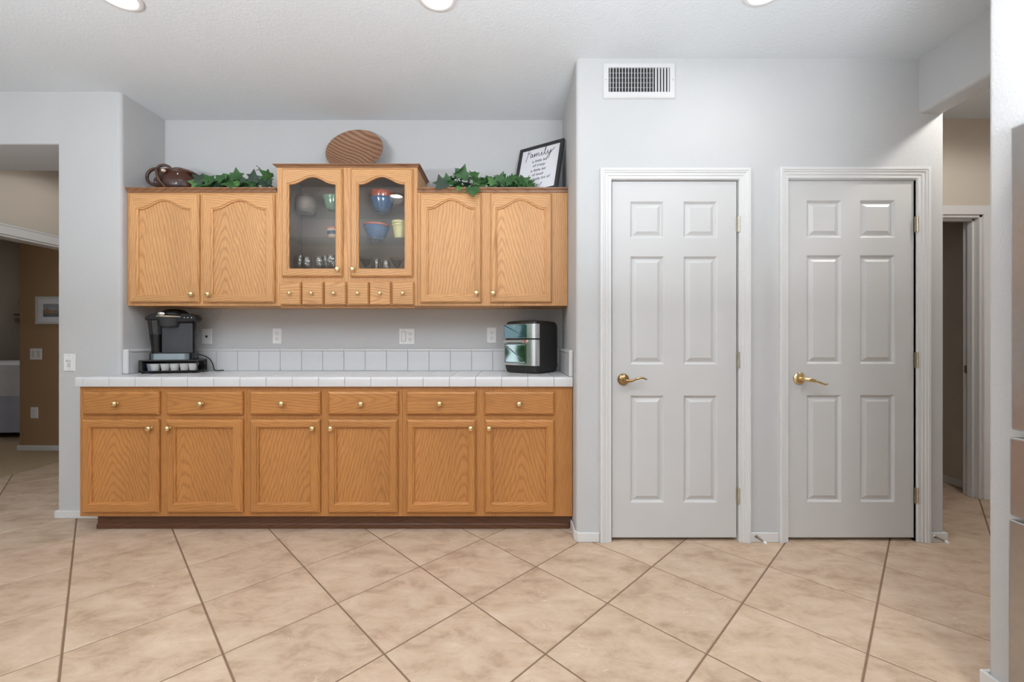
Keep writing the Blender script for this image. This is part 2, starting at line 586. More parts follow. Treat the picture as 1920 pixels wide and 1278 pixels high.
D = 0.5877                    # corner to corner across one tile
TX, TY = 0.122, 2.105         # a joint crossing
g = 0.0034
tm = bpy.data.meshes.new('floor_tile')
hd = D / 2 - g * 1.414
bv = 0.0025
tv = [(0, -hd, -0.008), (hd, 0, -0.008), (0, hd, -0.008), (-hd, 0, -0.008)]
tv += [(x, y, -0.002) for x, y, _ in tv[:4]] + [(x * (1 - bv * 1.4 / hd), y * (1 - bv * 1.4 / hd), 0) for x, y, _ in tv[:4]]
tf = [(8, 9, 10, 11)] + [(i, (i + 1) % 4, (i + 1) % 4 + 4, i + 4) for i in range(4)] + [(i + 4, (i + 1) % 4 + 4, (i + 1) % 4 + 8, i + 8) for i in range(4)]
tm.from_pydata(tv, [], tf)
tm.materials.append(M['tile'])
bmx = bmesh.new(); bmx.from_mesh(tm); bmesh.ops.recalc_face_normals(bmx, faces=bmx.faces); bmx.to_mesh(tm); bmx.free()
far = MB()
for i in range(-40, 42):
    for j in range(-24, 15):
        if (i + j) % 2 == 0:
            continue
        x, y = TX + i * D / 2, TY + j * D / 2
        if x < -4.3 - D / 4 or x > 4.4 or y < -3.4 or y > 4.95:
            continue
        seen = y > 1.1 and abs(x) < y * 1.27 + 0.45 and not (x > NL + 0.3 and x < 2.3 and y > 2.8) and not (x > 1.9 and y < 1.3)
        if seen:
            t = bpy.data.objects.new('floor_tile', tm)
            t.location = (x, y, 0)
            COL.objects.link(t)
            attach(t, fl)
        else:
            far.add([(x + a, y + b, c) for a, b, c in tv[8:]], [(0, 1, 2, 3)])
ft = far.build('floor_tiling', M['tile'], fl)
ft['kind'] = 'stuff'

cl = MB().box(-7.6, 5.0, -3.6, 6.5, H, H + 0.12).build('ceiling', M['ceiling'])
struct(cl)

BN = 0.024                    # bullnose radius
# left wall with the cased opening to the bedroom hall
w = MB()
w.prism(rounded([(-2.924, YL, 0.008), (NL, YL, BN), (NL, 3.3, 0), (-2.924, 3.3, 0)]), 0, H)
w.prism(rounded([(YL, 2.407, 0.012), (3.11, 2.407, 0.012), (3.11, H, 0), (YL, H, 0)]), -4.2, -2.9175, 'X')
w.box(-4.75, -4.15, YL, 2.8, 0, H)
struct(w.build('wall_left', M['wall'], smooth=True))
# niche back
struct(MB().box(NL - 0.05, NR + 0.05, YB, YB + 0.12, 0, H).build('wall_back', M['wall']))

# pantry door wall
def dx(px): return X(px, YD)
D1 = (dx(1146), dx(1385))
D2 = (dx(1477), dx(1717))
DTOP = 2.052
w = MB()
w.box(NR + 0.002, 2.452, 2.412, 3.05, 0, H)
w.prism(rounded([(NR, YD, BN), (D1[0], YD, 0), (D1[0], 2.412, 0), (NR, 2.412, 0)]), 0, H)
w.prism([(NR, 2.412), (NR + 0.01, 2.412), (NR + 0.01, 3.05), (NR, 3.05)], 0, H)
w.box(D1[1], D2[0], YD, 2.412, 0, H)
w.prism(rounded([(D2[1], YD, 0), (2.4545, YD, 0.012), (2.4545, 2.412, 0), (D2[1], 2.412, 0)]), 0, H)
w.box(D1[0], D1[1], YD, 2.412, DTOP, H)
w.box(D2[0], D2[1], YD, 2.412, DTOP, H)
struct(w.build('wall_right', M['wall'], smooth=True))

# beam over the passage to the side hall
bx0, bx1, bz = 2.312, 2.4575, 2.43
struct(MB().prism(rounded([(bx0, H, 0), (bx0, bz, BN), (bx1, bz, BN), (bx1, H, 0)]), YS - .05, YD + 0.005, 'Y').build('beam', M['wall'], smooth=True),
       'dropped beam over the passage beside the second white door')

# near wall beside the refrigerator
struct(MB().prism(rounded([(SX, YS - .12, 0.016), (2.4, YS - .12, 0), (2.4, YS, 0), (SX, YS, 0.016)]), 0, H).build('wall_front', M['wall'], smooth=True))

# side hall beyond the beam
w = MB()
w.box(2.4545, 2.62, 3.0, 3.1, 0, H)
w.box(3.385, 4.6, 3.0, 3.1, 0, H)
w.box(2.62, 3.385, 3.0, 3.1, 2.046, H)
struct(w.build('wall_hall', M['taupe']))
w = MB()
w.prism([(3.50, 3.1), (3.62, 3.1), (3.72, 5.0), (3.60, 5.0)], 0, H)
w.box(2.2, 3.7, 4.9, 5.0, 0, H)
w.box(2.1, 2.2, 3.05, 5.0, 0, H)
struct(w.build('wall_hall_room', M['taupe']))
w = MB()
w.box(2.3995, 4.6, YS - 0.12, YS, 0, H)
w.box(4.6, 4.7, YS - .12, 1.75, 0, H)
w.box(4.6, 4.7, 2.65, 3.1, 0, H)
w.box(4.6, 4.7, 1.75, 2.65, 2.1, H)
struct(w.build('wall_hall_end', M['taupe']))
# doorway of the hall room: lining and casing
w = MB()
w.box(3.365, 3.385, 2.995, 3.105, 0, 2.046)
w.box(3.352, 3.366, 3.03, 3.065, 0, 2.033)
w.box(2.62, 3.385, 2.995, 3.105, 2.028, 2.046)
w.box(2.62, 3.366, 3.03, 3.065, 2.014, 2.03)
dr3 = struct(w.build('door_3', M['trim'], bevel=0.002), 'open doorway of the side hall with white jamb')
w = MB()
for a, b, z0, z1 in ((2.50, 3.458, 2.046, 2.112), (3.385, 3.452, 0, 2.048)):
    w.box(a, b, 2.982, 3.0, z0, z1)
w.build('door_frame', M['trim'], dr3, bevel=0.004)
MB().box(3.3640, 3.3655, 3.068, 3.094, 0.90, 0.958).build('strike_plate', M['hinge'], dr3)
o = MB().prism([(3.486, 3.104), (3.50, 3.104), (3.60, 4.9), (3.586, 4.9)], 0, 0.055).build('baseboard_hall', M['trim'])
struct(o)
# thin dark frame on the wall in there
t = thing('picture_frame', 'dark picture frame just past the wall edge beside the second door', 'picture', (3.555, 3.5, 1.39))
w = MB().box(-0.012, 0.012, 3.18, 3.80, 1.42, 1.715)
fr = MB()
for a in ((3.40, 3.68, 1.386, 1.406), (3.40, 3.68, 1.662, 1.682), (3.40, 3.42, 1.386, 1.682), (3.66, 3.68, 1.386, 1.682)):
    fr.box(3.492, 3.512, *a)
fr.build('frame', M['frame'], t)
MB().box(3.503, 3.513, 3.41, 3.67, 1.396, 1.672).build('print', M['art_sea'], t)

# bedroom hall and bedroom
w = MB()
w.box(-4.37, -4.25, 2.8, 3.1, 0, H)
w.box(-4.37, -4.25, 4.22, 6.3, 0, H)
w.box(-4.37, -4.25, 3.1, 4.22, 2.03, H)
struct(w.build('wall_bedroom_door', M['taupe']))
struct(MB().box(-4.25, -2.3, 4.85, 4.95, 0, H).build('wall_hall_back', M['taupe']))
w = MB()
w.box(-5.10, -4.37, 4.31, 4.43, 0, H)
struct(w.build('wall_bedroom_partition', M['brown']))
w = MB()
w.box(-7.5, -4.37, 6.3, 6.4, 0, H)
w.box(-7.5, -4.37, 2.8, 2.9, 0, H)
w.box(-7.5, -7.4, 2.9, 3.1, 0, H)
w.box(-7.5, -7.4, 4.9, 6.3, 0, H)
w.box(-7.5, -7.4, 3.1, 4.9, 0, 0.9)
w.box(-7.5, -7.4, 3.1, 4.9, 2.1, H)
struct(w.build('wall_bedroom', M['taupe']))
struct(MB().box(-7.5, -4.27, 2.85, 6.35, -0.12, 0.008).build('floor_bedroom', M['carpet']), 'tan bedroom carpet beyond the hall opening')
w = MB()
w.box(-4.25, -4.234, 3.02, 4.29, 2.03, 2.118)
w.box(-4.25, -4.228, 3.02, 4.29, 2.104, 2.118)
w.box(-4.25, -4.234, 3.02, 3.1, 0, 2.03)
w.box(-4.25, -4.234, 4.22, 4.29, 0, 2.03)
w.box(-4.375, -4.245, 3.1, 4.22, 2.012, 2.03)
w.box(-4.375, -4.245, 3.1, 3.115, 0, 2.03)
w.box(-4.375, -4.245, 4.205, 4.22, 0, 2.03)
struct(w.build('door_4', M['trim'], bevel=0.003), 'white cased bedroom doorway at the end of the left hall')
w = MB().box(-7.4, -7.36, 5.2, 6.3, 2.62, 2.72).box(-7.4, -7.33, 5.2, 6.3, 2.60, 2.645)
struct(w.build('trim_1', M['trim'], bevel=0.003), 'white moulding high on the far bedroom wall')
o = MB().prism(rounded([(4.295, 0, 0), (4.295, 0.058, 0.006), (4.31, 0.058, 0), (4.31, 0, 0)], 3), -5.112, -4.37, 'X').build('baseboard_bedroom', M['trim'])
struct(o)

# kitchen behind the camera: daylight openings at the left and the rear
w = MB()
w.box(-4.75, -4.6, -3.6, -2.7, 0, H)
w.box(-4.75, -4.6, 1.8, YL, 0, H)
w.box(-4.75, -4.6, -2.7, 1.8, 2.4, H)
w.box(-4.75, -4.6, -2.7, 1.8, 0, 0.1)
struct(w.build('wall_kitchen_left', M['wall']))
w = MB()
for a in (-2.7, -1.2, 0.3, 1.76):
    w.box(-4.70, -4.65, a, a + 0.05, 0.1, 2.4)
struct(w.build('window_1', M['trim']))
w = MB()
w.box(-4.6, -4.0, -3.55, -3.4, 0, H)
w.box(0.8, 2.8, -3.55, -3.4, 0, H)
w.box(-4.0, 0.8, -3.55, -3.4, 2.35, H)
struct(w.build('wall_rear', M['wall']))
w = MB()
for a in (-4.0, -2.4, -0.8, 0.75):
    w.box(a, a + 0.05, -3.5, -3.45, 0, 2.35)
struct(w.build('window_2', M['trim']))
struct(MB().box(2.6, 2.72, -3.4, YS - .125, 0, H).build('wall_kitchen_right', M['wall']))
# garden seen only as a reflection in the oven front
struct(MB().box(-16, 6, -16, 10, -0.35, -0.2).build('ground', M['pale_ground']))

# baseboards in the kitchen
def skirting(name, pts, z1=0.055):
    return struct(MB().prism(pts, 0, z1).build(name, M['trim'], bevel=0.004))
skirting('baseboard_left', [(-2.936, YL - 0.013), (-2.50, YL - 0.013), (-2.50, YL - 0.001), (-2.922, YL - 0.001), (-2.922, 3.1), (-2.936, 3.1)], 0.05)
C1 = (dx(1124), dx(1404.5))
C2 = (dx(1459), dx(1739))
skirting('baseboard_niche', [(NR - 0.012, 2.57), (NR - 0.012, YD + 0.02), (NR + 0.008, YD - 0.012), (C1[0] - 0.001, YD - 0.012), (C1[0] - 0.001, YD - 0.001), (NR + 0.012, YD - 0.001), (NR - 0.001, YD + 0.022), (NR - 0.001, 2.57)])
skirting('baseboard_middle', [(C1[1] + 0.001, YD - 0.012), (C2[0] - 0.001, YD - 0.012), (C2[0] - 0.001, YD - 0.001), (C1[1] + 0.001, YD - 0.001)])
skirting('baseboard_right', [(C2[1] + 0.001, YD - 0.012), (2.467, YD - 0.012), (2.467, 2.95), (2.456, 2.95), (2.456, YD - 0.001), (C2[1] + 0.001, YD - 0.001)])
skirting('baseboard_front', [(SX - 0.013, YS - .118), (SX - 0.001, YS - .118), (SX - 0.001, YS + .001), (2.35, YS + .001), (2.35, YS + .013), (SX - .013, YS + .013)])


# ------------------------------------------------------------------ the two six-panel doors
def rect(x0, x1, z0, z1, y): return [(x0, y, z0), (x1, y, z0), (x1, y, z1), (x0, y, z1)]


def six_panel(name, label, slab, cas, cols, rows, lever):
    YS0 = YD + 0.006                                  # slab face
    x0, x1 = X(slab[0], YS0), X(slab[1], YS0)
    z0, z1 = Z(slab[3], YS0), Z(slab[2], YS0)
    xs = [x0] + [X(p, YS0) for p in cols] + [x1]
    zs = sorted([z0, z1] + [Z(p, YS0) for p in rows])
    mb = MB()
    hole = []
    for i in range(5):
        for j in range(7):
            a, b, c, d = xs[i], xs[i + 1], zs[j], zs[j + 1]
            if i in (1, 3) and j in (1, 3, 5):
                mb.loops([rect(a, b, c, d, YS0), rect(a + .004, b - .004, c + .004, d - .004, YS0 + .002),
                          rect(a + .012, b - .012, c + .012, d - .012, YS0 + .012), rect(a + .018, b - .018, c + .018, d - .018, YS0 + .012)])
                hole.append((a + .018, b - .018, c + .018, d - .018))
            else:
                mb.add(rect(a, b, c, d, YS0), [(0, 1, 2, 3)])
    mb.loops([rect(x0, x1, z0, z1, YS0), rect(x0, x1, z0, z1, YS0 + 0.034)], cap_last=True)
    dr = struct(mb.build(name, M['door'], weld=True), label)
    for a, b, c, d in hole:
        q = MB()
        q.loops([rect(a - .001, b + .001, c - .001, d + .001, YS0 + .0125), rect(a + .018, b - .018, c + .018, d - .018, YS0 + .003), rect(a + .020, b - .020, c + .020, d - .020, YS0 + .002)], cap_last=True)
        q.build('panel', M['door'], dr)
    # casing, a stepped profile mitred at the two top corners: (distance out from the opening, height off the wall)
    i0, i1, it = X(slab[0] - 1.5, YD), X(slab[1] + 4, YD), Z(slab[2] - 3, YD)
    ow, ow2 = i0 - X(cas[0], YD), X(cas[1], YD) - i1
    oh = Z(cas[2], YD) - it
    prof = [(0, -.03), (0, .008), (.05, .012), (.30, .012), (.34, .016), (.55, .016), (.60, .021), (.72, .021), (.76, .025), (.95, .025), (1.0, .020), (1.0, .0)]
    ls = []
    for a, h in prof:
        y = YD - h
        ls.append([(i0 - a * ow, y, 0.001), (i0 - a * ow, y, it + a * oh), (i1 + a * ow2, y, it + a * oh), (i1 + a * ow2, y, 0.001)])
    mb = MB().loops(ls, closed=False)
    mb.build('door_frame', M['trim'], dr)
    # dark reveal of the hinge side is the gap itself; hinges
    for py in (421, 674.5, 928):
        hz = Z(py, YD)
        hx = x1 + 0.007
        hb = MB().lathe([(.0045, -.045), (.0058, -.044), (.0058, .044), (.0045, .045)], (hx, YD - .010, hz), seg=12)
        for q in (-.026, -.009, .009, .026):
            hb.lathe([(.0062, -.0012), (.0062, .0012)], (hx, YD - .010, hz + q), seg=12)
        hb.box(x1 - .002, x1 + .013, YD - .004, YD - .001, hz - .044, hz + .044)
        hb.build('hinge', M['hinge'], dr, smooth=True)
    # lever handle on a round rose
    lx, lz = X(lever[0], YS0), Z(lever[1], YS0)
    if lever[2] == 'wave':
        hm = MB().lathe([(.0, -.020), (.012, -.0195), (.024, -.016), (.030, -.010), (.0335, -.004), (.0335, 0)], (lx, YS0, lz), 'Y', 28)
        hd_ = hm.build('door_handle', M['bronze'], dr, smooth='all')
        pts = [(0, -.018, 0), (0, -.045, -.001), (.012, -.055, -.003), (.035, -.057, -.002), (.06, -.057, .008), (.085, -.056, .013), (.10, -.055, .012), (.118, -.054, .004)]
        rr = [.011, .010, .010, .0075, .006, .0055, .005, .0035]
    else:
        hm = MB().lathe([(.0, -.014), (.014, -.014), (.020, -.011), (.026, -.010), (.031, -.006), (.0345, -.004), (.0345, 0)], (lx, YS0, lz), 'Y', 28)
        hd_ = hm.build('door_handle', M['brass'], dr, smooth='all')
        pts = [(0, -.012, 0), (.002, -.040, .0), (.012, -.056, -.001), (.024, -.058, -.004), (.040, -.058, -.007), (.046, -.058, -.009), (.052, -.058, -.010), (.075, -.057, -.018), (.098, -.056, -.027), (.110, -.056, -.030), (.120, -.056, -.025)]
        rr = [.013, .013, .013, .012, .008, .011, .006, .0065, .005, .006, .005]
    MB().tube([(lx + a, YS0 + b, lz + c) for a, b, c in pts], rr, 12).build('lever', M['brass'] if lever[2] != 'wave' else M['bronze'], hd_, smooth='all')
    return dr


six_panel('door_1', 'white six-panel door with a plain wavy lever handle', (1147.5, 1380.5, 340, 1007), (1124, 1404.5, 317),
          (1181.5, 1245, 1281.5, 1345), (377, 446, 480, 683, 741, 942), (1168.5, 711, 'wave'))
six_panel('door_2', 'white six-panel door with an ornate brass lever, next to the passage', (1478, 1713, 339, 1007), (1459, 1739, 315),
          (1512.5, 1578, 1612.5, 1678), (375, 445, 478, 682, 740, 941), (1498.5, 709, 'ornate'))

# ------------------------------------------------------------------ cabinets
FR = 0.019                    # thickness of doors and drawer fronts


def door_loop(x0, x1, z0, zt, rise, y, n=18):
    """outline: bottom left, bottom right, then the top edge from right to left; rise lifts its middle in an S-curved arch"""
    l = [(x0, y, z0), (x1, y, z0)]
    for k in range(n + 1):
        u = 1 - 2 * k / n
        s = min(1.0, abs(u) * 1.06)
        f = 0.5 * (1 + math.cos(PI * s))
        l.append(((x0 + x1) / 2 + u * (x1 - x0) / 2, y, zt + rise * f))
    return l


def knob(x, y, z, parent, r=0.0155):
    k = r / 0.0155
    p = [(.0, -.031), (.006, -.0308), (.0115, -.029), (.0150, -.0245), (.0155, -.021), (.0135, -.016), (.0085, -.0125), (.0058, -.009), (.0058, -.004), (.009, -.002), (.009, 0)]
    MB().lathe([(a * k * 1.06, b * k) for a, b in p], (x, y, z), 'Y', 20).build('knob', M['brass'], parent, smooth='all')


def cab_door(cab, y, out, inn, mv, mh, rise_px=0, glass=False, knob_at=None, lip=0.010):
    """out, inn: (left, right, top, bottom) in photo pixels, measured on the plane y"""
    x0, x1, zt, zb = X(out[0], y), X(out[1], y), Z(out[2], y), Z(out[3], y)
    a0, a1, at, ab = X(inn[0], y), X(inn[1], y), Z(inn[2], y), Z(inn[3], y)
    rise = rise_px * y / F
    yb = y + FR
    b1 = 0.012
    ls = [door_loop(x0, x1, zb, zt, 0, yb), door_loop(x0, x1, zb, zt, 0, y + .011),
          door_loop(x0 + .0025, x1 - .0025, zb + .0025, zt - .0025, 0, y + .008), door_loop(x0 + lip * .75, x1 - lip * .75, zb + lip * .75, zt - lip * .75, 0, y + .0012), door_loop(x0 + lip, x1 - lip, zb + lip, zt - lip, 0, y),
          door_loop(a0 - b1, a1 + b1, ab - b1, at + b1 * .8, rise, y), door_loop(a0 - b1 * .75, a1 + b1 * .75, ab - b1 * .75, at + b1 * .6, rise, y + .005),
          door_loop(a0 - b1 * .3, a1 + b1 * .3, ab - b1 * .3, at + b1 * .2, rise, y + .0065), door_loop(a0 - b1 * .12, a1 + b1 * .12, ab - b1 * .12, at + b1 * .1, rise, y + .0085),
          door_loop(a0, a1, ab, at, rise, y + .0165), door_loop(a0, a1, ab, at, rise, yb - .001)]
    n = len(ls[0])
    mi = lambda i: 0 if i in (1, n - 1) else 1
    dr = MB().loops(ls, mi).build('door', [mv, mh], cab)
    pn = door_loop(a0 - .004, a1 + .004, ab - .004, at + .004, rise, y + .0155)
    pb = door_loop(a0 - .004, a1 + .004, ab - .004, at + .004, rise, y + .0185)
    q = MB().loops([pn, pb], cap_first=True, cap_last=True)
    q.build('glass_pane' if glass else 'panel', M['pane'] if glass else (M['oak_p'] if mv == M['oak_v'] else M['base_p']), dr)
    if knob_at:
        knob(knob_at[0] if abs(knob_at[0]) < 50 else X(knob_at[0], y - .02), y, Z(knob_at[1], y - .02), dr)
    return dr


def drawer_front(cab, y, px, mh, mv, knob_px, lip=0.012, r=0.0155, depth=FR):
    x0, x1, zt, zb = X(px[0], y), X(px[1], y), Z(px[2], y), Z(px[3], y)
    ls = [rect(x0, x1, zb, zt, y + depth), rect(x0, x1, zb, zt, y + .011), rect(x0 + .003, x1 - .003, zb + .003, zt - .003, y + .007),
          rect(x0 + lip * .8, x1 - lip * .8, zb + lip * .8, zt - lip * .8, y + .0015), rect(x0 + lip, x1 - lip, zb + lip, zt - lip, y)]
    d = MB().loops(ls, cap_first=True, cap_last=True).build('drawer', mh, cab)
    kz = Z(knob_px[1], y - .02)
    knob(X(knob_px[0], y - .02), y, kz, d, r)
    return d


def crown(cab, x0, x1, y, z0, z1, ret_l=False, ret_r=False):
    prof = [(0, z0), (0.006, z0), (0.010, z0 + 0.4 * (z1 - z0)), (0.020, z0 + 0.75 * (z1 - z0)), (0.022, z1), (0, z1)]
    mb = MB()
    ls = []
    for d, z in prof:
        ls.append([(x0 - (d if ret_l else 0), YB - .01, z), (x0 - (d if ret_l else 0), y - d, z), (x1 + (d if ret_r else 0), y - d, z), (x1 + (d if ret_r else 0), YB - .01, z)])
    mb.loops(ls, closed=False)
    # lid
    d = prof[-2][0]
    mb.box(x0 - (d if ret_l else 0), x1 + (d if ret_r else 0), y - d + .0005, YB - .01, z1 - .004, z1)
    return mb.build('crown_molding', M['crown'], cab)


YUD = YU - FR - .003                 # front of the wall cabinet doors
UX = [X(238, YU) + .006, X(519.5, YU), X(783, YU), NR - .002]
UB, UT = 1.370, 2.112
TOPZ = 2.139
# left wall cabinet
c = thing('wall_cabinet', 'oak wall cabinet with two arched doors above the coffee maker', 'cabinet', ((UX[0] + UX[1]) / 2, YB, UB), 'oak wall cabinets')
MB().box(UX[0], UX[1] - .001, YU, YB - .001, UB, UT).build('body', M['oak_v'], c, bevel=0.001)
cab_door(c, YUD, (241, 371, 361.5, 567), (257.5, 354, 392.5, 552), M['oak_v'], M['oak_h'], 16.5, knob_at=(357, 551))
cab_door(c, YUD, (378, 513, 361.5, 567), (398, 496, 392.5, 551.5), M['oak_v'], M['oak_h'], 16.5, knob_at=(388.5, 551))
crown(c, UX[0], UX[1] - .001, YU, UT, TOPZ, ret_l=False)
# right wall cabinet
c = thing('wall_cabinet', 'oak wall cabinet with two arched doors above the black countertop oven', 'cabinet', ((UX[2] + UX[3]) / 2, YB, UB), 'oak wall cabinets')
MB().box(UX[2] + .001, UX[3], YU, YB - .001, UB, UT).build('body', M['oak_v'], c, bevel=0.001)
cab_door(c, YUD, (787, 902.5, 361.5, 567), (802.5, 889, 391.5, 551), M['oak_v'], M['oak_h'], 17, knob_at=(893, 549))
cab_door(c, YUD, (919.5, 1035, 361.5, 567), (932, 1021, 391.5, 551), M['oak_v'], M['oak_h'], 17, knob_at=(924.5, 549))
crown(c, UX[2] + .001, UX[3], YU, UT, TOPZ)
# glazed middle cabinet
GX0, GX1 = UX[1] + .0006, UX[2] - .0006
GT = Z(314, YU)
c = thing('glass_front_cabinet', 'taller oak wall cabinet with two arched glass doors and six small drawers', 'cabinet', ((GX0 + GX1) / 2, YB, UB), 'oak wall cabinets')
FZ = Z(523, YU)               # floor of the glazed part
fx = [GX0, X(538.5, YU), X(630, YU), X(670, YU), X(760.5, YU), GX1]
zr0, zr1 = Z(504, YU), Z(328, YU)
w = MB()
def holed(y): return rect(fx[1], fx[2], zr0, zr1, y), rect(fx[3], fx[4], zr0, zr1, y)
# face frame front with two openings, then its reveals
xs_, zs_ = fx, [UB, zr0, zr1, GT]
for y_ in (YU, YU + .02):
    for i in range(5):
        for j in range(3):
            if i in (1, 3) and j == 1: continue
            w.add(rect(xs_[i], xs_[i + 1], zs_[j], zs_[j + 1], y_), [(0, 1, 2, 3)])
for h0, h1 in zip(holed(YU), holed(YU + .02)):
    w.loops([h0, h1])
w.loops([rect(GX0, GX1, UB, GT, YU), rect(GX0, GX1, UB, GT, YU + .02)])
w.box(GX0, GX0 + .018, YU + .0202, YB - .001, UB, GT)
w.box(GX1 - .018, GX1, YU + .0202, YB - .001, UB, GT)
w.box(GX0 + .0182, GX1 - .0182, YU + .0202, YB - .001, GT - .018, GT)
w.box(GX0 + .0182, GX1 - .0182, YU + .0202, YB - .001, UB, FZ)
bd = w.build('body', M['oak_v'], c, weld=False)
w = MB()
w.box(GX0 + .0185, GX1 - .0185, YB - .012, YB - .002, FZ, GT - .019)
w.box(GX0 + .0181, GX0 + .0215, YU + .021, YB - .012, FZ, GT - .019)
w.box(GX1 - .0215, GX1 - .0181, YU + .021, YB - .012, FZ, GT - .019)
w.box(GX0 + .0215, GX1 - .0215, YU + .021, YB - .012, FZ, FZ + .004)
w.box(GX0 + .0215, GX1 - .0215, YU + .021, YB - .012, GT - .023, GT - .0185)
w.build('lining', M['interior'], c)
cab_door(c, YUD, (527, 641, 315, 518.5), (541, 627.5, 345, 502.5), M['oak_v'], M['oak_h'], 14, True, (632, 504))
cab_door(c, YUD, (656.5, 773.5, 315, 518.5), (672, 757.5, 345, 502.5), M['oak_v'], M['oak_h'], 14, True, (660.5, 504))
for (a, b), k in zip(((524, 563), (565.5, 605), (607.5, 648), (651, 690.5), (692.5, 732), (735, 775.5)), (540.5, 582, 624, 669, 711, 754)):
    drawer_front(c, YUD, (a, b, 527.5, 571), M['oak_h'], M['oak_v'], (k, 549), lip=.006, r=.0105)
crown(c, GX0 + .002, GX1 - .002, YU, GT, Z(306.5, YU - .022), True, True)
SH = [Z(390, YU + .03), Z(444.5, YU + .03)]
for z in SH:
    MB().box(GX0 + .022, GX1 - .022, YU + .03, YB - .014, z, z + .006).build('glass_shelf', M['shelf'], c)
pg = MB()
for z in SH:
    for x in (GX0 + .022, GX1 - .022):
        for yy in (YU + .08, YB - .06):
            pg.lathe([(.004, -.008), (.004, .008)], (x, yy, z - .005), 'X', 8)
pg.build('shelf_pin', M['spring'], c)['kind'] = 'stuff'
# light rails under the wall cabinets
for cc, a, b in ((c, GX0 + .02, GX1 - .02),):
    MB().box(a, b, YU + .012, YU + .03, UB - .012, UB - .0005).build('valance', M['oak_h'], cc)

# base cabinets
YFD = YF - FR - .003
BB, BT = Z(967.5, YF), 0.866
BX = [X(150, YF), X(463, YF), X(754.5, YF), NR - .003]
TK = 2.532
units = [((153, 296), (310, 453), (152, 295.5), (310, 453), (169, 276.5), (327.5, 433.5), 213.5, 374, 277.5, 312.5, 'oak base cabinet at the left end, under the coffee maker'),
         ((467, 599), (614, 746), (467, 598.5), (614, 745), (484, 579.5), (630.5, 728), 526.5, 676, 584.5, 619, 'middle oak base cabinet, between the two end ones'),
         ((761, 892.5), (908, 1040), (762, 892), (909, 1040), (777, 876.5), (924, 1023.5), 824, 973.5, 882.5, 917, 'oak base cabinet at the right end with a wide filler, against the wall')]
for i, u in enumerate(units):
    x0, x1 = BX[i], BX[i + 1] - .0008
    c = thing('base_cabinet', u[10], 'cabinet', ((x0 + x1) / 2, YB - .3, 0), 'oak base cabinets')
    w = MB()
    if i == 0:
        w.prism([(x0, YF), (x1, YF), (x1, YB - .002), (NL + .002, YB - .002), (NL + .002, YL - .015), (x0, YL - .015)], BB, BT)
    else:
        w.box(x0, x1, YF, YB - .002, BB, BT)
    w.build('body', M['base_v'], c, bevel=0.001)
    tk0 = NL + .001 if i == 0 else x0
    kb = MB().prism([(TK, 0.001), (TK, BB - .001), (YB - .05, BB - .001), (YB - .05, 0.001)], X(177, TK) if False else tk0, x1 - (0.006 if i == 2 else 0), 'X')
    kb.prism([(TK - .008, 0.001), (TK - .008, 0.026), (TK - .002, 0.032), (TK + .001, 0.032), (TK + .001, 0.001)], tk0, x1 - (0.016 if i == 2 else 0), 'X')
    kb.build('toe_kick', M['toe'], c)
    drawer_front(c, YFD, (*u[0], 734, 778), M['base_h'], M['base_v'], (u[6], 757))
    drawer_front(c, YFD, (*u[1], 734, 778), M['base_h'], M['base_v'], (u[7], 757.5))
    cab_door(c, YFD, (*u[2], 786.5, 962.5), (*u[4], 803, 942), M['base_v'], M['base_h'], knob_at=(u[8], 803.5), lip=.012)
    cab_door(c, YFD, (*u[3], 786.5, 962.5), (*u[5], 803, 942), M['base_v'], M['base_h'], knob_at=(u[9], 803.5), lip=.012)

# ------------------------------------------------------------------ tiled countertop with its backsplash
CT = 0.9244                   # top of the counter
YC = 2.472                    # its front edge
CX0, CX1 = X(140.5, YC), NR - .003
ct = thing('countertop', 'white tiled countertop with a tiled backsplash along the oak base cabinets', 'countertop', (-1.1, 2.75, BT))
w = MB()
w.prism([(CX0 + .012, YC + .012), (CX1, YC + .012), (CX1, YB - .001), (NL + .001, YB - .001), (NL + .001, YL - .0015), (CX0 + .012, YL - .0015)], BT + .001, CT - .004)
w.box(NL + .001, CX1, 3.002, YB - .001, BT + .001, 1.078)
w.box(NL + .001, NL + .012, 2.708, 3.002, CT - .004, 1.078)
w.box(NR - .012, NR - .001, 2.485, 3.002, CT - .004, 1.078)
w.build('slab', M['cgrout'], ct)
gt = 0.0011
jx = [CX0] + [X(155, YC) + 0.1556 * k for k in range(0, 19)] + [CX1]
ep = rounded([(YC, BT + .0005, .004), (YC + .058, BT + .0005, 0), (YC + .058, CT, 0), (YC, CT, .013)], 4)
ED = YC + .058
for k in range(len(jx) - 1):
    a, b = jx[k] + gt, jx[k + 1] - gt
    if b - a < .02: continue
    sh = [(p[0], p[1]) for p in ep]
    MB().prism(sh, a, b, 'X').build('edge_tile', M['ctile'], ct, smooth=True)
# left end: edge tiles returning to the wall
for a, b in ((ED + gt, YL - .004),):
    MB().prism(rounded([(CX0, BT + .0005, .004), (CX0 + .045, BT + .0005, 0), (CX0 + .045, CT, 0), (CX0, CT, .013)], 4), a, b, 'Y').build('edge_tile', M['ctile'], ct, smooth=True)
# field tiles of the top
ys = [ED, ED + .156, ED + .312, 3.0]
for r in range(3):
    for k in range(len(jx) - 1):
        a, b, cc, dd = jx[k] + gt, jx[k + 1] - gt, ys[r] + gt, ys[r + 1] - gt
        if k == 0:
            a = CX0 + .045 + gt
            if r > 0: continue
            dd = YL - .004
            b = max(b, a + .004)
            if b - a < .003: continue
        if k == 1 and r > 0:
            a = NL + .012
        if k == len(jx) - 2 and r >= 0:
            b = NR - .026
        if b - a < .012: continue
        MB().box(a, b, cc, dd, CT - .004, CT).build('top_tile', M['ctile'], ct, bevel=.0012, seg=1)
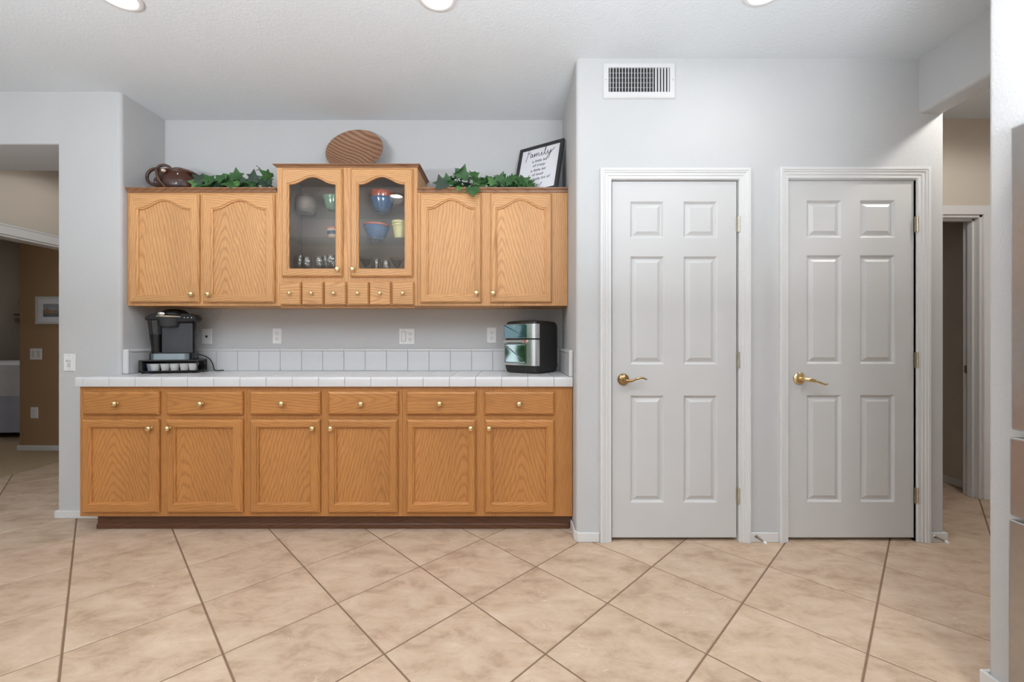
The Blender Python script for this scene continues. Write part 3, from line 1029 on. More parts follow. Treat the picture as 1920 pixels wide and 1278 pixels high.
# backsplash tiles
x = X(804.6, 3.0)
while x > NL + .04: x -= .1531
bxs = [NL + .036] + [q for q in (x + .1531 * k for k in range(0, 24)) if NL + .06 < q < NR - .05] + [NR - .024]
for a, b in zip(bxs[:-1], bxs[1:]):
    MB().box(a + gt, b - gt, 2.994, 3.002, CT + .001, 1.066).build('backsplash_tile', M['ctile'], ct, bevel=.002)
    MB().prism(rounded([(2.990, 1.068, 0), (YB - .001, 1.068, 0), (YB - .001, 1.085, 0), (2.990, 1.085, .012)], 3), a + gt * .6, b - gt * .6, 'X').build('cap_tile', M['ctile'], ct, smooth=True)
# side splashes: field tiles, top caps, rounded ends
for sgn, x0 in ((1, NL + .001), (-1, NR - .001)):
    ya = 2.712 if sgn > 0 else 2.50
    n = 2 if sgn > 0 else 3
    for k in range(n):
        y0, y1 = ya + (2.992 - ya) * k / n + gt, ya + (2.992 - ya) * (k + 1) / n - gt
        xa, xb = sorted((x0 + sgn * .011, x0 + sgn * (.034 if sgn > 0 else .022)))
        MB().box(xa, xb, y0, y1, CT + .001, 1.066).build('backsplash_tile', M['ctile'], ct, bevel=.002)
        e = x0 + sgn * (.037 if sgn > 0 else .025)
        MB().prism(rounded([(e, 1.068, 0), (x0, 1.068, 0), (x0, 1.085, 0), (e, 1.085, .010)], 3), y0, y1, 'Y').build('cap_tile', M['ctile'], ct, smooth=True)
    e = x0 + sgn * (.037 if sgn > 0 else .025)
    xa, xb = sorted((x0, e))
    MB().box(xa, xb, ya - .024, ya - .001, CT + .001, 1.085).build('end_tile', M['ctile'], ct, bevel=.009, seg=3)

# ------------------------------------------------------------------ switches, outlets, vent, ceiling lamps, doorstops
def plate_base(name, label, cat, px, y, group, axis_y=True):
    x0, x1, zt, zb = X(px[0], y), X(px[1], y), Z(px[2], y), Z(px[3], y)
    t = thing(name, label, cat, ((x0 + x1) / 2, y, (zt + zb) / 2), group)
    ls = [rect(x0, x1, zb, zt, y - .0005), rect(x0, x1, zb, zt, y - .003), rect(x0 + .003, x1 - .003, zb + .003, zt - .003, y - .006)]
    MB().loops(ls, cap_first=True, cap_last=True).build('cover_plate', M['plastic'], t)
    return t, (x0 + x1) / 2, (zt + zb) / 2, x1 - x0, zt - zb


def receptacle(t, x, z, y, k=1.0):
    for s in (1, -1):
        zc = z + s * .0195 * k
        f = MB().lathe([(.0, -.0075), (.0145 * k, -.0075), (.016 * k, -.006)], (x, y, zc), 'Y', 20, sy=.86).build('socket', M['plastic'], t)
        sl = MB()
        sl.box(x - .0075 * k, x - .0052 * k, y - .0079, y - .0073, zc - .002 * k, zc + .007 * k)
        sl.box(x + .0052 * k, x + .0075 * k, y - .0079, y - .0073, zc - .001 * k, zc + .006 * k)
        sl.lathe([(.0, -.0079), (.003 * k, -.0079), (.003 * k, -.0073)], (x, y, zc - .007 * k), 'Y', 8)
        sl.build('slot', M['slot'], f)
    MB().lathe([(0, -.0072), (.003, -.0068), (.003, -.006)], (x, y, z), 'Y', 10).build('screw', M['plastic'], t)


def screws(t, pts, y):
    for x, z in pts:
        MB().lathe([(0, -.0072), (.0028, -.0068), (.0028, -.006)], (x, y, z), 'Y', 10).build('screw', M['spring'], t)


WP = 'wall plates above the counter'
t, x, z, ww, hh = plate_base('cable_outlet', 'white cable wall plate beside the coffee maker', 'wall plate', (379, 397.5, 616, 645), YB, WP)
MB().lathe([(0, -.010), (.004, -.010), (.0055, -.0075), (.0085, -.0065), (.0085, -.006)], (x, YB, z), 'Y', 14).build('jack', M['slot'], t)
t, x, z, ww, hh = plate_base('power_outlet', 'white double outlet under the glass cabinet, left half of the counter wall', 'outlet', (511.5, 529, 615, 644.5), YB, WP)
receptacle(t, x, z, YB)
t, x, z, ww, hh = plate_base('switch_outlet', 'wide white plate with a rocker switch and a double outlet', 'outlet', (748.5, 778, 615.5, 645.5), YB, WP)
receptacle(t, x + .024, z, YB)
MB().box(x - .037, x - .010, YB - .0095, YB - .0055, z - .033, z + .033).build('rocker', M['plastic'], t, bevel=.0025)
MB().box(x - .039, x - .008, YB - .0066, YB - .0055, z - .035, z + .035).build('rocker_frame', M['foil'], t)
screws(t, [(x - .024, z + .05), (x - .024, z - .05)], YB)
t, x, z, ww, hh = plate_base('power_outlet', 'white double outlet just left of the black countertop oven', 'outlet', (913, 931, 613.5, 643), YB, WP)
receptacle(t, x, z, YB)
t, x, z, ww, hh = plate_base('light_switch', 'white dimmer switch on the grey wall beside the hall opening', 'switch', (120.5, 142, 663, 695.5), YL, None)
MB().box(x - .017, x + .017, YL - .0075, YL - .0055, z - .034, z + .034).build('insert', M['plastic'], t, bevel=.001)
MB().box(x - .008, x + .013, YL - .011, YL - .0072, z - .028, z - .002).build('push_button', M['mat'], t, bevel=.003)
MB().box(x - .015, x - .012, YL - .0085, YL - .0072, z + .006, z + .017).build('slider', M['slot'], t)
MB().box(x - .008, x + .013, YL - .010, YL - .0072, z + .004, z + .016).build('dimmer_bar', M['mat'], t, bevel=.002)
screws(t, [(x, z + .046), (x, z - .046)], YL)
t, x, z, ww, hh = plate_base('light_switch', 'double switch plate on the brown bedroom wall below the seascape', 'switch', (57, 79, 653, 674), 4.31, None)
for s in (-1, 1):
    MB().box(x + s * .027 - .013, x + s * .027 + .013, 4.301, 4.305, z - .034, z + .034).build('rocker', M['mat'], t, bevel=.002)
t, x, z, ww, hh = plate_base('power_outlet', 'double outlet low on the brown bedroom wall', 'outlet', (58, 72, 763, 784), 4.31, None)
receptacle(t, x, z, 4.31)

# air vent
vy = YD
t = thing('air_vent', 'white air vent with upright vanes above the first white door', 'vent', (X(1197, vy), vy, Z(152, vy)))
x0, x1, zt, zb = X(1130, vy), X(1265.5, vy), Z(119, vy), Z(185.5, vy)
a0, a1, at, ab = X(1140.5, vy), X(1255, vy), Z(128.5, vy), Z(174, vy)
MB().loops([rect(x0, x1, zb, zt, vy - .001), rect(x0, x1, zb, zt, vy - .004), rect(x0 + .005, x1 - .005, zb + .005, zt - .005, vy - .010),
            rect(a0, a1, ab, at, vy - .010), rect(a0, a1, ab, at, vy - .0012)]).build('frame', M['vent'], t)
MB().box(a0, a1, vy - .0012, vy - .0006, ab, at).build('duct_back', M['duct'], t)
n = 20
for k in range(n):
    xc = a0 + (a1 - a0) * (k + .5) / n
    wide = k >= 15
    if wide:
        v = [(xc - .0062, vy - .0095), (xc + .0052, vy - .0055), (xc + .0052, vy - .0042), (xc - .0062, vy - .0082)]
    else:
        v = [(xc - .0016, vy - .0105), (xc + .0016, vy - .0105), (xc + .0016, vy - .0045), (xc - .0016, vy - .0045)]
    MB().prism(v, ab + .0005, at - .0005).build('vane', M['vent'], t)
for k in range(4):
    zc = ab + (at - ab) * (k + 1) / 5
    MB().box(a0, a0 + (a1 - a0) * .745, vy - .0042, vy - .002, zc - .0022, zc + .0022).build('louver', M['louver'], t)
for sx_ in (X(1135.5, vy), X(1260.5, vy)):
    MB().lathe([(0, -.0118), (.003, -.0112), (.003, -.010)], (sx_, vy, Z(151.5, vy)), 'Y', 10).build('screw', M['spring'], t)


def lamp(x, y, label, shine=1.0, spread=150, blend=.9):
    t = thing('recessed_light', label, 'ceiling light', (x, y, H), 'recessed ceiling lights')
    MB().lathe([(.066, -.0005), (.066, -.003), (.069, -.007), (.080, -.010), (.092, -.006), (.094, -.0005)], (x, y, H), seg=40).build('trim_ring', M['trim'], t, smooth=True)
    MB().lathe([(.0, -.004), (.05, -.0038), (.0655, -.002), (.0655, -.0005)], (x, y, H), seg=32).build('lens', M['lens'], t, smooth=True)
    l = bpy.data.lights.new('lamp', 'SPOT')
    l.energy = SPOT_W * shine
    l.color = (1.0, 0.965, 0.92)
    l.spot_size = math.radians(spread)
    l.spot_blend = blend
    l.shadow_soft_size = 0.07
    o = bpy.data.objects.new('lamp', l)
    o.location = (x, y, H - .02)
    COL.objects.link(o)
    attach(o, t)


lamp(-1.83, 1.93, 'recessed ceiling light at the top left, over the coffee maker end', .5)
lamp(-.35, 1.93, 'recessed ceiling light at the top middle, over the glass cabinet', .5)
lamp(1.16, 1.90, 'recessed ceiling light at the top right, in front of the white doors', .25)
lamp(-1.28, .84, 'recessed ceiling light mirrored in the right cabinet glass', 1.5)
lamp(1.3, .72, 'added ceiling fill light, out of view above the near white wall', 2.4)  # extra lamp, put in to brighten the floor at the right
lamp(-6.3, 5.2, 'added ceiling fill light over the bed in the bedroom', .5)  # unseen lamp added to lift the dim bedroom
lamp(2.78, 1.95, 'recessed ceiling light of the side hall behind the beam', 1.9, 172, .3)
lamp(-3.55, 3.75, 'added ceiling fill light of the bedroom hall at the left', .33, 172, .3)  # added out of sight to light the hall wall


def doorstop(px, py, px2, py2, label):
    y = YD - .012
    x, z = X(px, y), Z(py, y)
    ln = .075
    x2, z2 = X(px2, y - ln), Z(py2, y - ln)
    t = thing('door_stop', label, 'doorstop', (x, y, z), 'spring doorstops')
    a, b = Vector((x, y, z)), Vector((x2, y - ln, z2))
    MB().tube([a + Vector((0, .001, 0)), a + Vector((0, -.004, 0))], [.011, .008], 14).build('mount', M['spring'], t, smooth=True)
    pts = []
    for k in range(97):
        s = k / 96
        q = a.lerp(b, s)
        an = s * 2 * PI * 12
        rr = .0062 - .0015 * s
        pts.append(q + Vector((math.cos(an) * rr, 0, math.sin(an) * rr)))
    MB().tube(pts, .0013, 5).build('spring', M['spring'], t, smooth='all')
    d = (b - a).normalized()
    MB().tube([b - d * .002, b, b + d * .012, b + d * .016], [.005, .0075, .0075, .005], 12).build('rubber_tip', M['rubber'], t, smooth=True)


doorstop(1418, 1005, 1433, 1016, 'spring doorstop on the short baseboard between the two white doors')
doorstop(1753, 1006, 1774, 1015, 'spring doorstop on the baseboard at the passage corner')

# ------------------------------------------------------------------ refrigerator at the right edge
FX, FY1, FY0 = X(1893, 1.238), 1.238, .33
t = thing('refrigerator', 'stainless steel refrigerator with drawers beside the near white wall', 'refrigerator', ((FX + 2.3) / 2, .8, 0))
MB().box(FX + .05, 2.35, FY0 + .005, FY1 - .005, .02, 1.75).build('body', M['charcoal'], t, bevel=.004)
for nm, z0, z1, px in (('door', .876, 1.773, 0.0), ('drawer', .622, .855, -.004), ('drawer', .08, .612, -.007)):
    d = MB().box(FX + px, FX + .048, FY0, FY1, z0, z1).build(nm, M['steel'], t, bevel=.007, seg=3)
    if nm == 'door':
        MB().tube([(FX - .002, .52, .95), (FX - .05, .52, .97), (FX - .05, .52, 1.6), (FX - .002, .52, 1.62)], .011, 10).build('handle', M['steel2'], d, smooth='all')
    else:
        zz = z1 - .05
        MB().tube([(FX + px, .5, zz), (FX - .05, .52, zz), (FX - .05, 1.1, zz), (FX + px, 1.12, zz)], .011, 10).build('handle', M['steel2'], d, smooth='all')
for yy in (FY0 + .08, FY1 - .08):
    MB().lathe([(.02, 0.001), (.02, .03)], (FX + .1, yy, 0), seg=12).build('foot', M['matte_black'], t)

# ------------------------------------------------------------------ bedroom seen through the hall
t = thing('bed', 'bed with a white spread and pale skirt seen through the hall opening', 'bed', (-6.2, 5.3, .008))
w = MB().box(-7.2, -5.3, 4.86, 5.92, .32, .60).build('mattress', M['spread'], t, bevel=.06, seg=4)
w = MB()
def drape(z, f):
    pts = []
    n = 60
    for k in range(n + 1):
        x_ = -7.22 + k * (1.94 / n)
        pts.append((x_, 4.845 - f * (.010 + .004 * math.sin(k * 1.1) + .003 * math.sin(k * .37)), z + .0))
    return pts
w.loops([drape(.86, 0), drape(.84, .6), drape(.6, .9), drape(.50, 1.0)], closed=False)
w.loops([[(p[0], 5.93, p[2]) for p in drape(.865, 0)], drape(.86, 0)], closed=False)
w.loops([[(p[0], p[1] + .012, p[2]) for p in drape(.50, 1.0)], drape(.50, 1.0)], closed=False)
w.build('bedspread', M['spread'], t, smooth='all')
w = MB().loops([drape(.505, .5), drape(.3, .9), drape(.075, 1.0)], closed=False)
w.build('bed_skirt', M['skirt'], t, smooth='all')
MB().box(-7.2, -5.3, 4.9, 5.9, .06, .34).build('bed_base', M['matte_black'], t)
for a in (-7.1, -5.4):
    for b in (4.95, 5.85):
        MB().lathe([(.03, 0), (.03, .07)], (a, b, .009), seg=10).build('leg', M['matte_black'], t)

t = thing('dresser', 'dark wood dresser against the bedroom wall behind the bed', 'dresser', (-6.5, 6.1, .008))
MB().box(-6.99, -5.9, 5.96, 6.28, .02, 1.37).build('body', M['darkwood'], t, bevel=.004)
MB().box(-7.0, -5.88, 5.93, 6.29, 1.37, 1.40).build('top', M['darkwood'], t, bevel=.006)
for z0, z1 in ((.12, .5), (.53, .80), (.83, 1.06), (1.10, 1.32)):
    d = MB().box(-6.96, -5.93, 5.945, 5.96, z0, z1).build('drawer', M['darkwood'], t, bevel=.003)
    for xx in (-6.7, -6.2):
        MB().lathe([(0, -.02), (.012, -.018), (.008, 0)], (xx, 5.945, (z0 + z1) / 2), 'Y', 10).build('knob', M['bronze'], d)
t = thing('wall_shelf', 'small dark shelf on the bedroom wall above the dresser', 'shelf', (-7.1, 6.2, 1.54))
MB().box(-7.35, -6.93, 6.13, 6.3, 1.515, 1.54).build('board', M['darkwood'], t, bevel=.003)
for xx in (-7.25, -7.0):
    MB().prism([(6.16, 1.515), (6.3, 1.515), (6.3, 1.42), (6.28, 1.42)], xx - .01, xx + .01, 'X').build('bracket', M['darkwood'], t)
t = thing('potted_plant', 'small green plant on the dark bedroom shelf', 'plant', (-7.2, 6.2, 1.54))
MB().lathe([(.035, 0), (.05, .07), (.046, .07), (.03, .06)], (-7.22, 6.21, 1.541), seg=16).build('pot', M['green'], t, smooth=True)
lf = MB()
rg = random.Random(3)
for k in range(16):
    a = rg.uniform(0, 2 * PI)
    l = rg.uniform(.09, .19)
    hgt = rg.uniform(.02, .22)
    b0 = Vector((-7.22, 6.21, 1.60))
    m1 = b0 + Vector((math.cos(a) * l * .5, math.sin(a) * l * .25, hgt))
    e = b0 + Vector((math.cos(a) * l, max(-.09, min(.07, math.sin(a) * l * .5)), hgt * .6))
    s = Vector((-math.sin(a), math.cos(a), 0)) * .014
    lf.add([b0, m1 + s, e, m1 - s], [(0, 1, 2, 3)])
lf.build('foliage', M['leaf2'], t)['kind'] = 'stuff'

py_ = 4.31
t = thing('seascape_picture', 'framed seascape print hanging on the brown bedroom wall', 'picture', (-4.72, py_, 1.4))
x0, z1, z0 = X(70, py_), Z(556, py_), Z(607.5, py_)
x1 = x0 + .36
fr = MB().loops([rect(x0, x1, z0, z1, py_ - .001), rect(x0, x1, z0, z1, py_ - .02), rect(x0 + .02, x1 - .02, z0 + .02, z1 - .02, py_ - .02), rect(x0 + .02, x1 - .02, z0 + .02, z1 - .02, py_ - .008)])
fr.build('frame', M['mat'], t)
MB().box(x0 + .019, x1 - .019, py_ - .010, py_ - .006, z0 + .019, z1 - .019).build('mount', M['paper'], t)
im = (x0 + .072, x1 - .072, z0 + .075, z1 - .075)
zm = (im[2] + im[3]) / 2
MB().box(im[0], im[1], py_ - .0112, py_ - .0098, zm, im[3]).build('painted_sky', M['art_sky'], t)
MB().box(im[0], im[1], py_ - .0112, py_ - .0098, im[2], zm).build('painted_sea', M['art_sea'], t)
MB().prism([(im[0] + .005, zm - .035), (im[0] + .02, zm + .005), (im[0] + .04, zm + .03), (im[0] + .06, zm + .004), (im[1], zm - .005), (im[1], zm - .03)], py_ - .0122, py_ - .0108, 'Y').build('painted_shore', M['art_sand'], t)

# ------------------------------------------------------------------ on top of the wall cabinets
def ivy_leaf_mesh(name, mat, sc):
    pts = [(0, 0), (.30, -.10), (.52, .10), (.36, .28), (.62, .52), (.26, .56), (0, 1.05), (-.26, .56), (-.62, .52), (-.36, .28), (-.52, .10), (-.30, -.10)]
    v = [Vector((0, .36, .05))] + [Vector((a, b, .10 * (abs(a) ** 1.3) * -1.2 - .10 * (b - .4) ** 2)) for a, b in pts]
    fs = [(0, i, i + 1) for i in range(1, 12)] + [(0, 12, 1)]
    me = bpy.data.meshes.new(name)
    me.from_pydata([p * sc for p in v], [], fs)
    me.materials.append(mat)
    for p in me.polygons:
        p.use_smooth = True
    return me


LM = [ivy_leaf_mesh('ivy_leaf', M['leaf'], .075), ivy_leaf_mesh('ivy_leaf', M['leaf2'], .06), ivy_leaf_mesh('ivy_leaf', M['leaf3'], .07), ivy_leaf_mesh('ivy_leaf', M['leaf'], .06)]


def ivy(label, px0, px1, hgt, seed, n, extra):
    rg = random.Random(seed)
    yc = 2.79
    x0, x1 = X(px0, yc), X(px1, yc)
    t = thing('ivy_garland', label, 'ivy', ((x0 + x1) / 2, yc, TOPZ), 'ivy on top of the wall cabinets')
    pts = []
    for k in range(25):
        s = k / 24
        pts.append((x0 + .03 + (x1 - x0 - .06) * s, yc + .02 * math.sin(k * 1.3), TOPZ + .012 + .014 * (1 + math.sin(k * .9))))
    MB().tube(pts, .004, 6).build('stem', M['vine'], t, smooth='all')

    def leaf(x, y, z, tip, face, sc, mi):
        me = LM[mi]
        o = bpy.data.objects.new('leaf', me)
        yv = Vector(tip).normalized()
        zv = Vector(face)
        zv = (zv - yv * zv.dot(yv)).normalized()
        xv = yv.cross(zv)
        mt = Matrix((xv, yv, zv)).transposed()
        o.location = (x, y, z)
        o.rotation_euler = mt.to_euler()
        o.scale = (sc, sc, sc)
        COL.objects.link(o)
        attach(o, t)
    for k in range(n):
        s = (k + rg.uniform(.1, .9)) / n
        x = x0 + .03 + (x1 - x0 - .06) * s
        h = hgt(s)
        z = TOPZ + .03 + rg.uniform(.0, 1.0) * h
        y = yc + rg.uniform(-.05, .05)
        tip = (rg.uniform(-1, 1), rg.uniform(-.7, .2), rg.uniform(-.12, .6))
        face = (rg.uniform(-.5, .5), -1, rg.uniform(.2, 1.3))
        leaf(x, y, z, tip, face, rg.uniform(.75, 1.2), rg.choice((0, 0, 0, 1, 1, 2, 3, 3)))
    for px, py, tip, sc, mi in extra:
        y = yc - .045 if py < 349.5 else 2.690
        leaf(X(px, y), y, Z(py, y), tip, (.1, -1, .25), sc, mi)
    return t


tv_ = ivy('green ivy garland on the cabinet top beside the brown pot', 370, 520, lambda s: .02 + .06 * s, 11, 64,
          [(474, 340, (.15, -.1, 1), 1.15, 2), (436, 338, (-.8, -.1, .6), 1.0, 0), (373, 345, (-1, -.3, .25), 1.1, 1), (398, 348, (.5, .1, .75), .7, 2), (497, 344, (.9, -.2, .5), .9, 2), (455, 341, (-.15, .1, 1), .6, 2)])
yv = 2.79
MB().tube([(X(497, yv), yv, Z(335, yv)), (X(492, yv), yv, Z(325, yv)), (X(487, yv), yv, Z(315, yv)), (X(480, yv), yv, Z(310, yv))], .0022, 5).build('twig', M['vine'], tv_)
MB().tube([(X(487, yv), yv, Z(315, yv)), (X(480, yv), yv, Z(320, yv))], .0018, 5).build('twig', M['vine'], tv_)
ivy('green ivy garland on the cabinet top in front of the framed sign', 824, 1003, lambda s: .075 * math.exp(-((s - .25) / .2) ** 2) + .026, 23, 66,
    [(829, 352, (-.25, -.1, 1), 1.25, 2), (936, 345, (.35, -.1, 1), 1.15, 0), (960, 340, (-.9, -.2, .1), .9, 0), (975, 345, (.8, -.1, .5), 1.1, 0), (865, 334, (.2, -.2, .6), 1.2, 0),
     (885, 350, (.1, -.3, -.5), 1.25, 0), (862, 350, (-.35, -.3, -.6), .7, 1), (990, 346, (.7, -.2, -.4), .9, 0), (925, 344, (-.5, -.2, .5), .9, 1)])

# brown clay pot with looped handles
yp = 2.86
pc = (X(334, yp), yp, TOPZ + .001)
t = thing('clay_pot', 'brown glazed clay pot with looped handles on the left cabinet', 'pot', pc)
MB().lathe([(.10, 0), (.135, .015), (.155, .05), (.152, .085), (.130, .115), (.120, .135), (.128, .148), (.122, .150), (.110, .135), (.115, .11), (.13, .07), (.10, .02)], pc, seg=40, sx=.92, sy=.72).build('bowl', M['pot'], t, smooth=True)
def arc(c, pts): return [(c[0] + a, c[1] + b, c[2] + d) for a, b, d in pts]
def spline(pts, n=6):
    out = []
    P = [Vector(p) for p in pts]
    for i in range(len(P) - 1):
        p0, p1, p2, p3 = P[max(i - 1, 0)], P[i], P[i + 1], P[min(i + 2, len(P) - 1)]
        for k in range(n):
            u = k / n
            out.append(.5 * (2 * p1 + (p2 - p0) * u + (2 * p0 - 5 * p1 + 4 * p2 - p3) * u * u + (3 * p1 - p0 - 3 * p2 + p3) * u ** 3))
    out.append(P[-1])
    return out
MB().tube(spline(arc(pc, [(-.125, -.03, .055), (-.165, -.04, .075), (-.178, -.04, .115), (-.160, -.04, .150), (-.115, -.04, .166), (-.065, -.03, .152), (-.03, -.05, .142)])), .010, 10).build('handle', M['pothandle'], t, smooth='all')
MB().tube(spline(arc(pc, [(-.01, -.09, .02), (-.030, -.118, .06), (-.045, -.120, .11), (-.040, -.11, .150), (-.015, -.10, .166), (.012, -.09, .158), (.020, -.085, .142)])), .009, 10).build('handle', M['pothandle'], t, smooth='all')
MB().tube(spline(arc(pc, [(.02, -.078, .148), (.06, -.07, .155), (.10, -.045, .150), (.128, -.01, .140), (.14, .02, .128)])), .008, 10).build('rim', M['pothandle'], t, smooth='all')
MB().lathe([(0, -.012), (.012, -.008), (.016, 0), (.010, .008), (0, .010)], (pc[0] - .012, pc[1] - .105, pc[2] + .128), seg=14).build('knob', M['cream'], t, smooth='all')
for a, b in ((-.075, .055), (.065, .048), (.063, .098), (.064, .115), (.105, .075)):
    r = .143 * .92
    yy = -.155 * .72 * math.sqrt(max(0, 1 - (a / r) ** 2)) * (1.0 if b < .09 else .86)
    MB().lathe([(0, -.005), (.004, -.003), (.005, 0)], (pc[0] + a, pc[1] + yy + .001, pc[2] + b), 'Y', 10).build('dot', M['bead'], t)

# turned wooden bowl leaning on the wall
R = .2
th = math.radians(25)
t = thing('wooden_bowl', 'shallow turned wooden bowl leaning on the wall above the glass cabinet', 'bowl', (0, 0, 0))
prof = [(.0, -.072), (.085, -.070), (.13, -.056), (.17, -.032), (.197, -.003), (R, 0), (.197, .004), (.190, .002), (.163, -.024), (.125, -.046), (.08, -.058), (.0, -.060)]
MB().lathe([(a, -b) for a, b in prof], (0, 0, 0), 'Y', 56).build('bowl', M['bowlwood'], t, smooth=True)
GTOP = Z(306.5, YU - .022)
cz = GTOP + .002 + R * math.cos(th) + .004
cy = YB - .003 - R * math.sin(th) - .020
place(t, Matrix.Translation((X(664.5, cy), cy, cz)) @ Matrix.Rotation(-th, 4, 'X') @ Matrix.Rotation(math.radians(-12), 4, 'Y'))

# framed sign
FWd, FHt, FTh = .343, .392, .020
t = thing('framed_sign', 'black framed family saying leaning in the corner on the right cabinet', 'sign', (0, 0, 0))
b_ = .024
MB().loops([rect(0, FWd, 0, FHt, FTh), rect(0, FWd, 0, FHt, .002), rect(.002, FWd - .002, .002, FHt - .002, 0), rect(b_, FWd - b_, b_, FHt - b_, 0), rect(b_, FWd - b_, b_, FHt - b_, .008)], cap_first=True).build('frame', M['frame'], t)
MB().box(b_ - .003, FWd - b_ + .003, .008, .012, b_ - .003, FHt - b_ + .003).build('print', M['paper'], t)


def strokes(lines, x0, z0, sc, r, name):
    mb = MB()
    for ln in lines:
        pts = spline([(x0 + a * sc, .0072, z0 + b * sc) for a, b in ln], 5)
        mb.tube(pts, r, 6)
    return mb.build(name, M['ink'], t)


# "Family" in a running hand
fam = [[(.02, -.35), (.10, .1), (.18, .7), (.24, .95), (.34, 1.02), (.62, 1.08)], [(.08, .50), (.30, .54), (.46, .58)],
       [(.60, .34), (.48, .40), (.42, .20), (.48, .03), (.58, .12), (.63, .36), (.64, .10), (.72, .02), (.80, .14), (.86, .36), (.88, .04), (.95, .30), (1.06, .36), (1.08, .04), (1.16, .30), (1.28, .36), (1.30, .08), (1.40, .04), (1.52, .18),
        (1.60, .38), (1.60, .10), (1.70, .02), (1.84, .2), (1.98, .72), (2.02, 1.10), (1.92, 1.0), (1.90, .3), (1.98, .02), (2.12, .12), (2.22, .40), (2.22, .14), (2.32, .06), (2.44, .2), (2.52, .42), (2.46, -.1), (2.34, -.42), (2.22, -.36), (2.3, -.1), (2.6, .2), (2.86, .52)],
       [(1.62, .58), (1.64, .62)]]
strokes(fam, .060, .300, .076, .0017, 'lettering')


def text(body, x, z, size, name='lettering', shear=.12, parent=None, mat=None, y=.0074, align='CENTER'):
    cu = bpy.data.curves.new('lettering', 'FONT')
    cu.body = body
    cu.size = size
    cu.align_x = align
    cu.shear = shear
    cu.extrude = .0004
    cu.resolution_u = 3
    tmp = bpy.data.objects.new('tmp', cu)
    COL.objects.link(tmp)
    dg = bpy.context.evaluated_depsgraph_get()
    me = bpy.data.meshes.new_from_object(tmp.evaluated_get(dg))
    bpy.data.objects.remove(tmp)
    me.name = name
    me.materials.clear()
    me.materials.append(mat or M['ink'])
    me.transform(Matrix.Translation((x, y, z)) @ Matrix.Rotation(PI / 2, 4, 'X'))
    o = bpy.data.objects.new(name, me)
    COL.objects.link(o)
    attach(o, parent)
    return o


for s, z in (('a little bit', .254), ('of crazy', .218), ('a little bit', .178), ('of loud', .142), ('& a whole lot of', .106)):
    text(s, .172, z, .030, parent=t)
lov = [[(0, .04), (.16, .4), (.26, .95), (.16, 1.0), (.12, .3), (.22, .02), (.36, .12), (.46, .36), (.40, .1), (.50, .0), (.62, .14), (.60, .34), (.52, .36), (.62, .26), (.74, .30), (.80, .04), (.92, .34), (.98, .26), (1.06, .14), (1.20, .30), (1.12, .38), (1.06, .16), (1.16, .0), (1.36, .10), (1.7, .5)]]
strokes(lov, .115, .048, .060, .0015, 'lettering')
psi, lean = math.radians(31.5), math.radians(17)
mx = Matrix.Rotation(-psi, 4, 'Z') @ Matrix.Rotation(-lean, 4, 'X')
tr = Vector((.352, 2.815, Z(256, 2.815)))
off = mx @ Vector((FWd, 0, FHt))
org = tr - off
org.z = TOPZ + .0005
place(t, Matrix.Translation(org) @ mx)

# ------------------------------------------------------------------ behind the cabinet glass
def bowl_thing(name, label, px, pz, y, r, h, mat, cat='bowl', rib=False, rimcol=None):
    x = X(px, y)
    t = thing(name, label, cat, (x, y, pz))
    prof = [(r * .50, 0), (r * .52, .008), (r * .56, .010), (r * .80, h * .45), (r * .93, h * .8), (r, h * .97), (r * .985, h), (r * .955, h * .97), (r * .75, h * .45), (r * .45, .02), (0, .018)]
    if rib:
        prof = prof[:3] + [(r * (.56 + .40 * (k / 9) ** .7) + (.0014 if k % 2 else 0), .010 + (h * .93 - .010) * k / 9) for k in range(10)] + prof[5:]
    MB().lathe([(0, .004)] + prof, (x, y, pz), seg=36).build('body', mat, t, smooth=True)
    return t, x


z1s, z2s = SH[0] + .0065, SH[1] + .0065
bt, x = bowl_thing('mixing_bowl', 'blue bowl on the top glass shelf holding a coral one', 717, z1s, 2.885, .080, .098, M['blue'], rib=True)
bt['group'] = 'pottery in the glass cabinet'
t = thing('mixing_bowl', 'coral bowl stacked inside the blue one, top glass shelf', 'bowl', (x, 2.885, z1s + .022), 'pottery in the glass cabinet')
MB().lathe([(0, 0), (.035, 0), (.060, .04), (.074, .08), (.079, .102), (.082, .104), (.082, .116), (.076, .116), (.065, .08), (0, .01)], (x, 2.885, z1s + .022), seg=36).build('body', M['red'], t, smooth=True)
bt, x = bowl_thing('mixing_bowl', 'wide blue bowl on the lower glass shelf holding a coral one', 706, z2s, 2.86, .088, .088, M['blue'], rib=True)
bt['group'] = 'pottery in the glass cabinet'
t = thing('mixing_bowl', 'coral bowl stacked inside the wide blue one, lower glass shelf', 'bowl', (x, 2.86, z2s + .022), 'pottery in the glass cabinet')
MB().lathe([(0, 0), (.035, 0), (.062, .035), (.080, .066), (.085, .070), (.0855, .080), (.080, .080), (.065, .06), (0, .01)], (x, 2.86, z2s + .022), seg=36).build('body', M['red'], t, smooth=True)
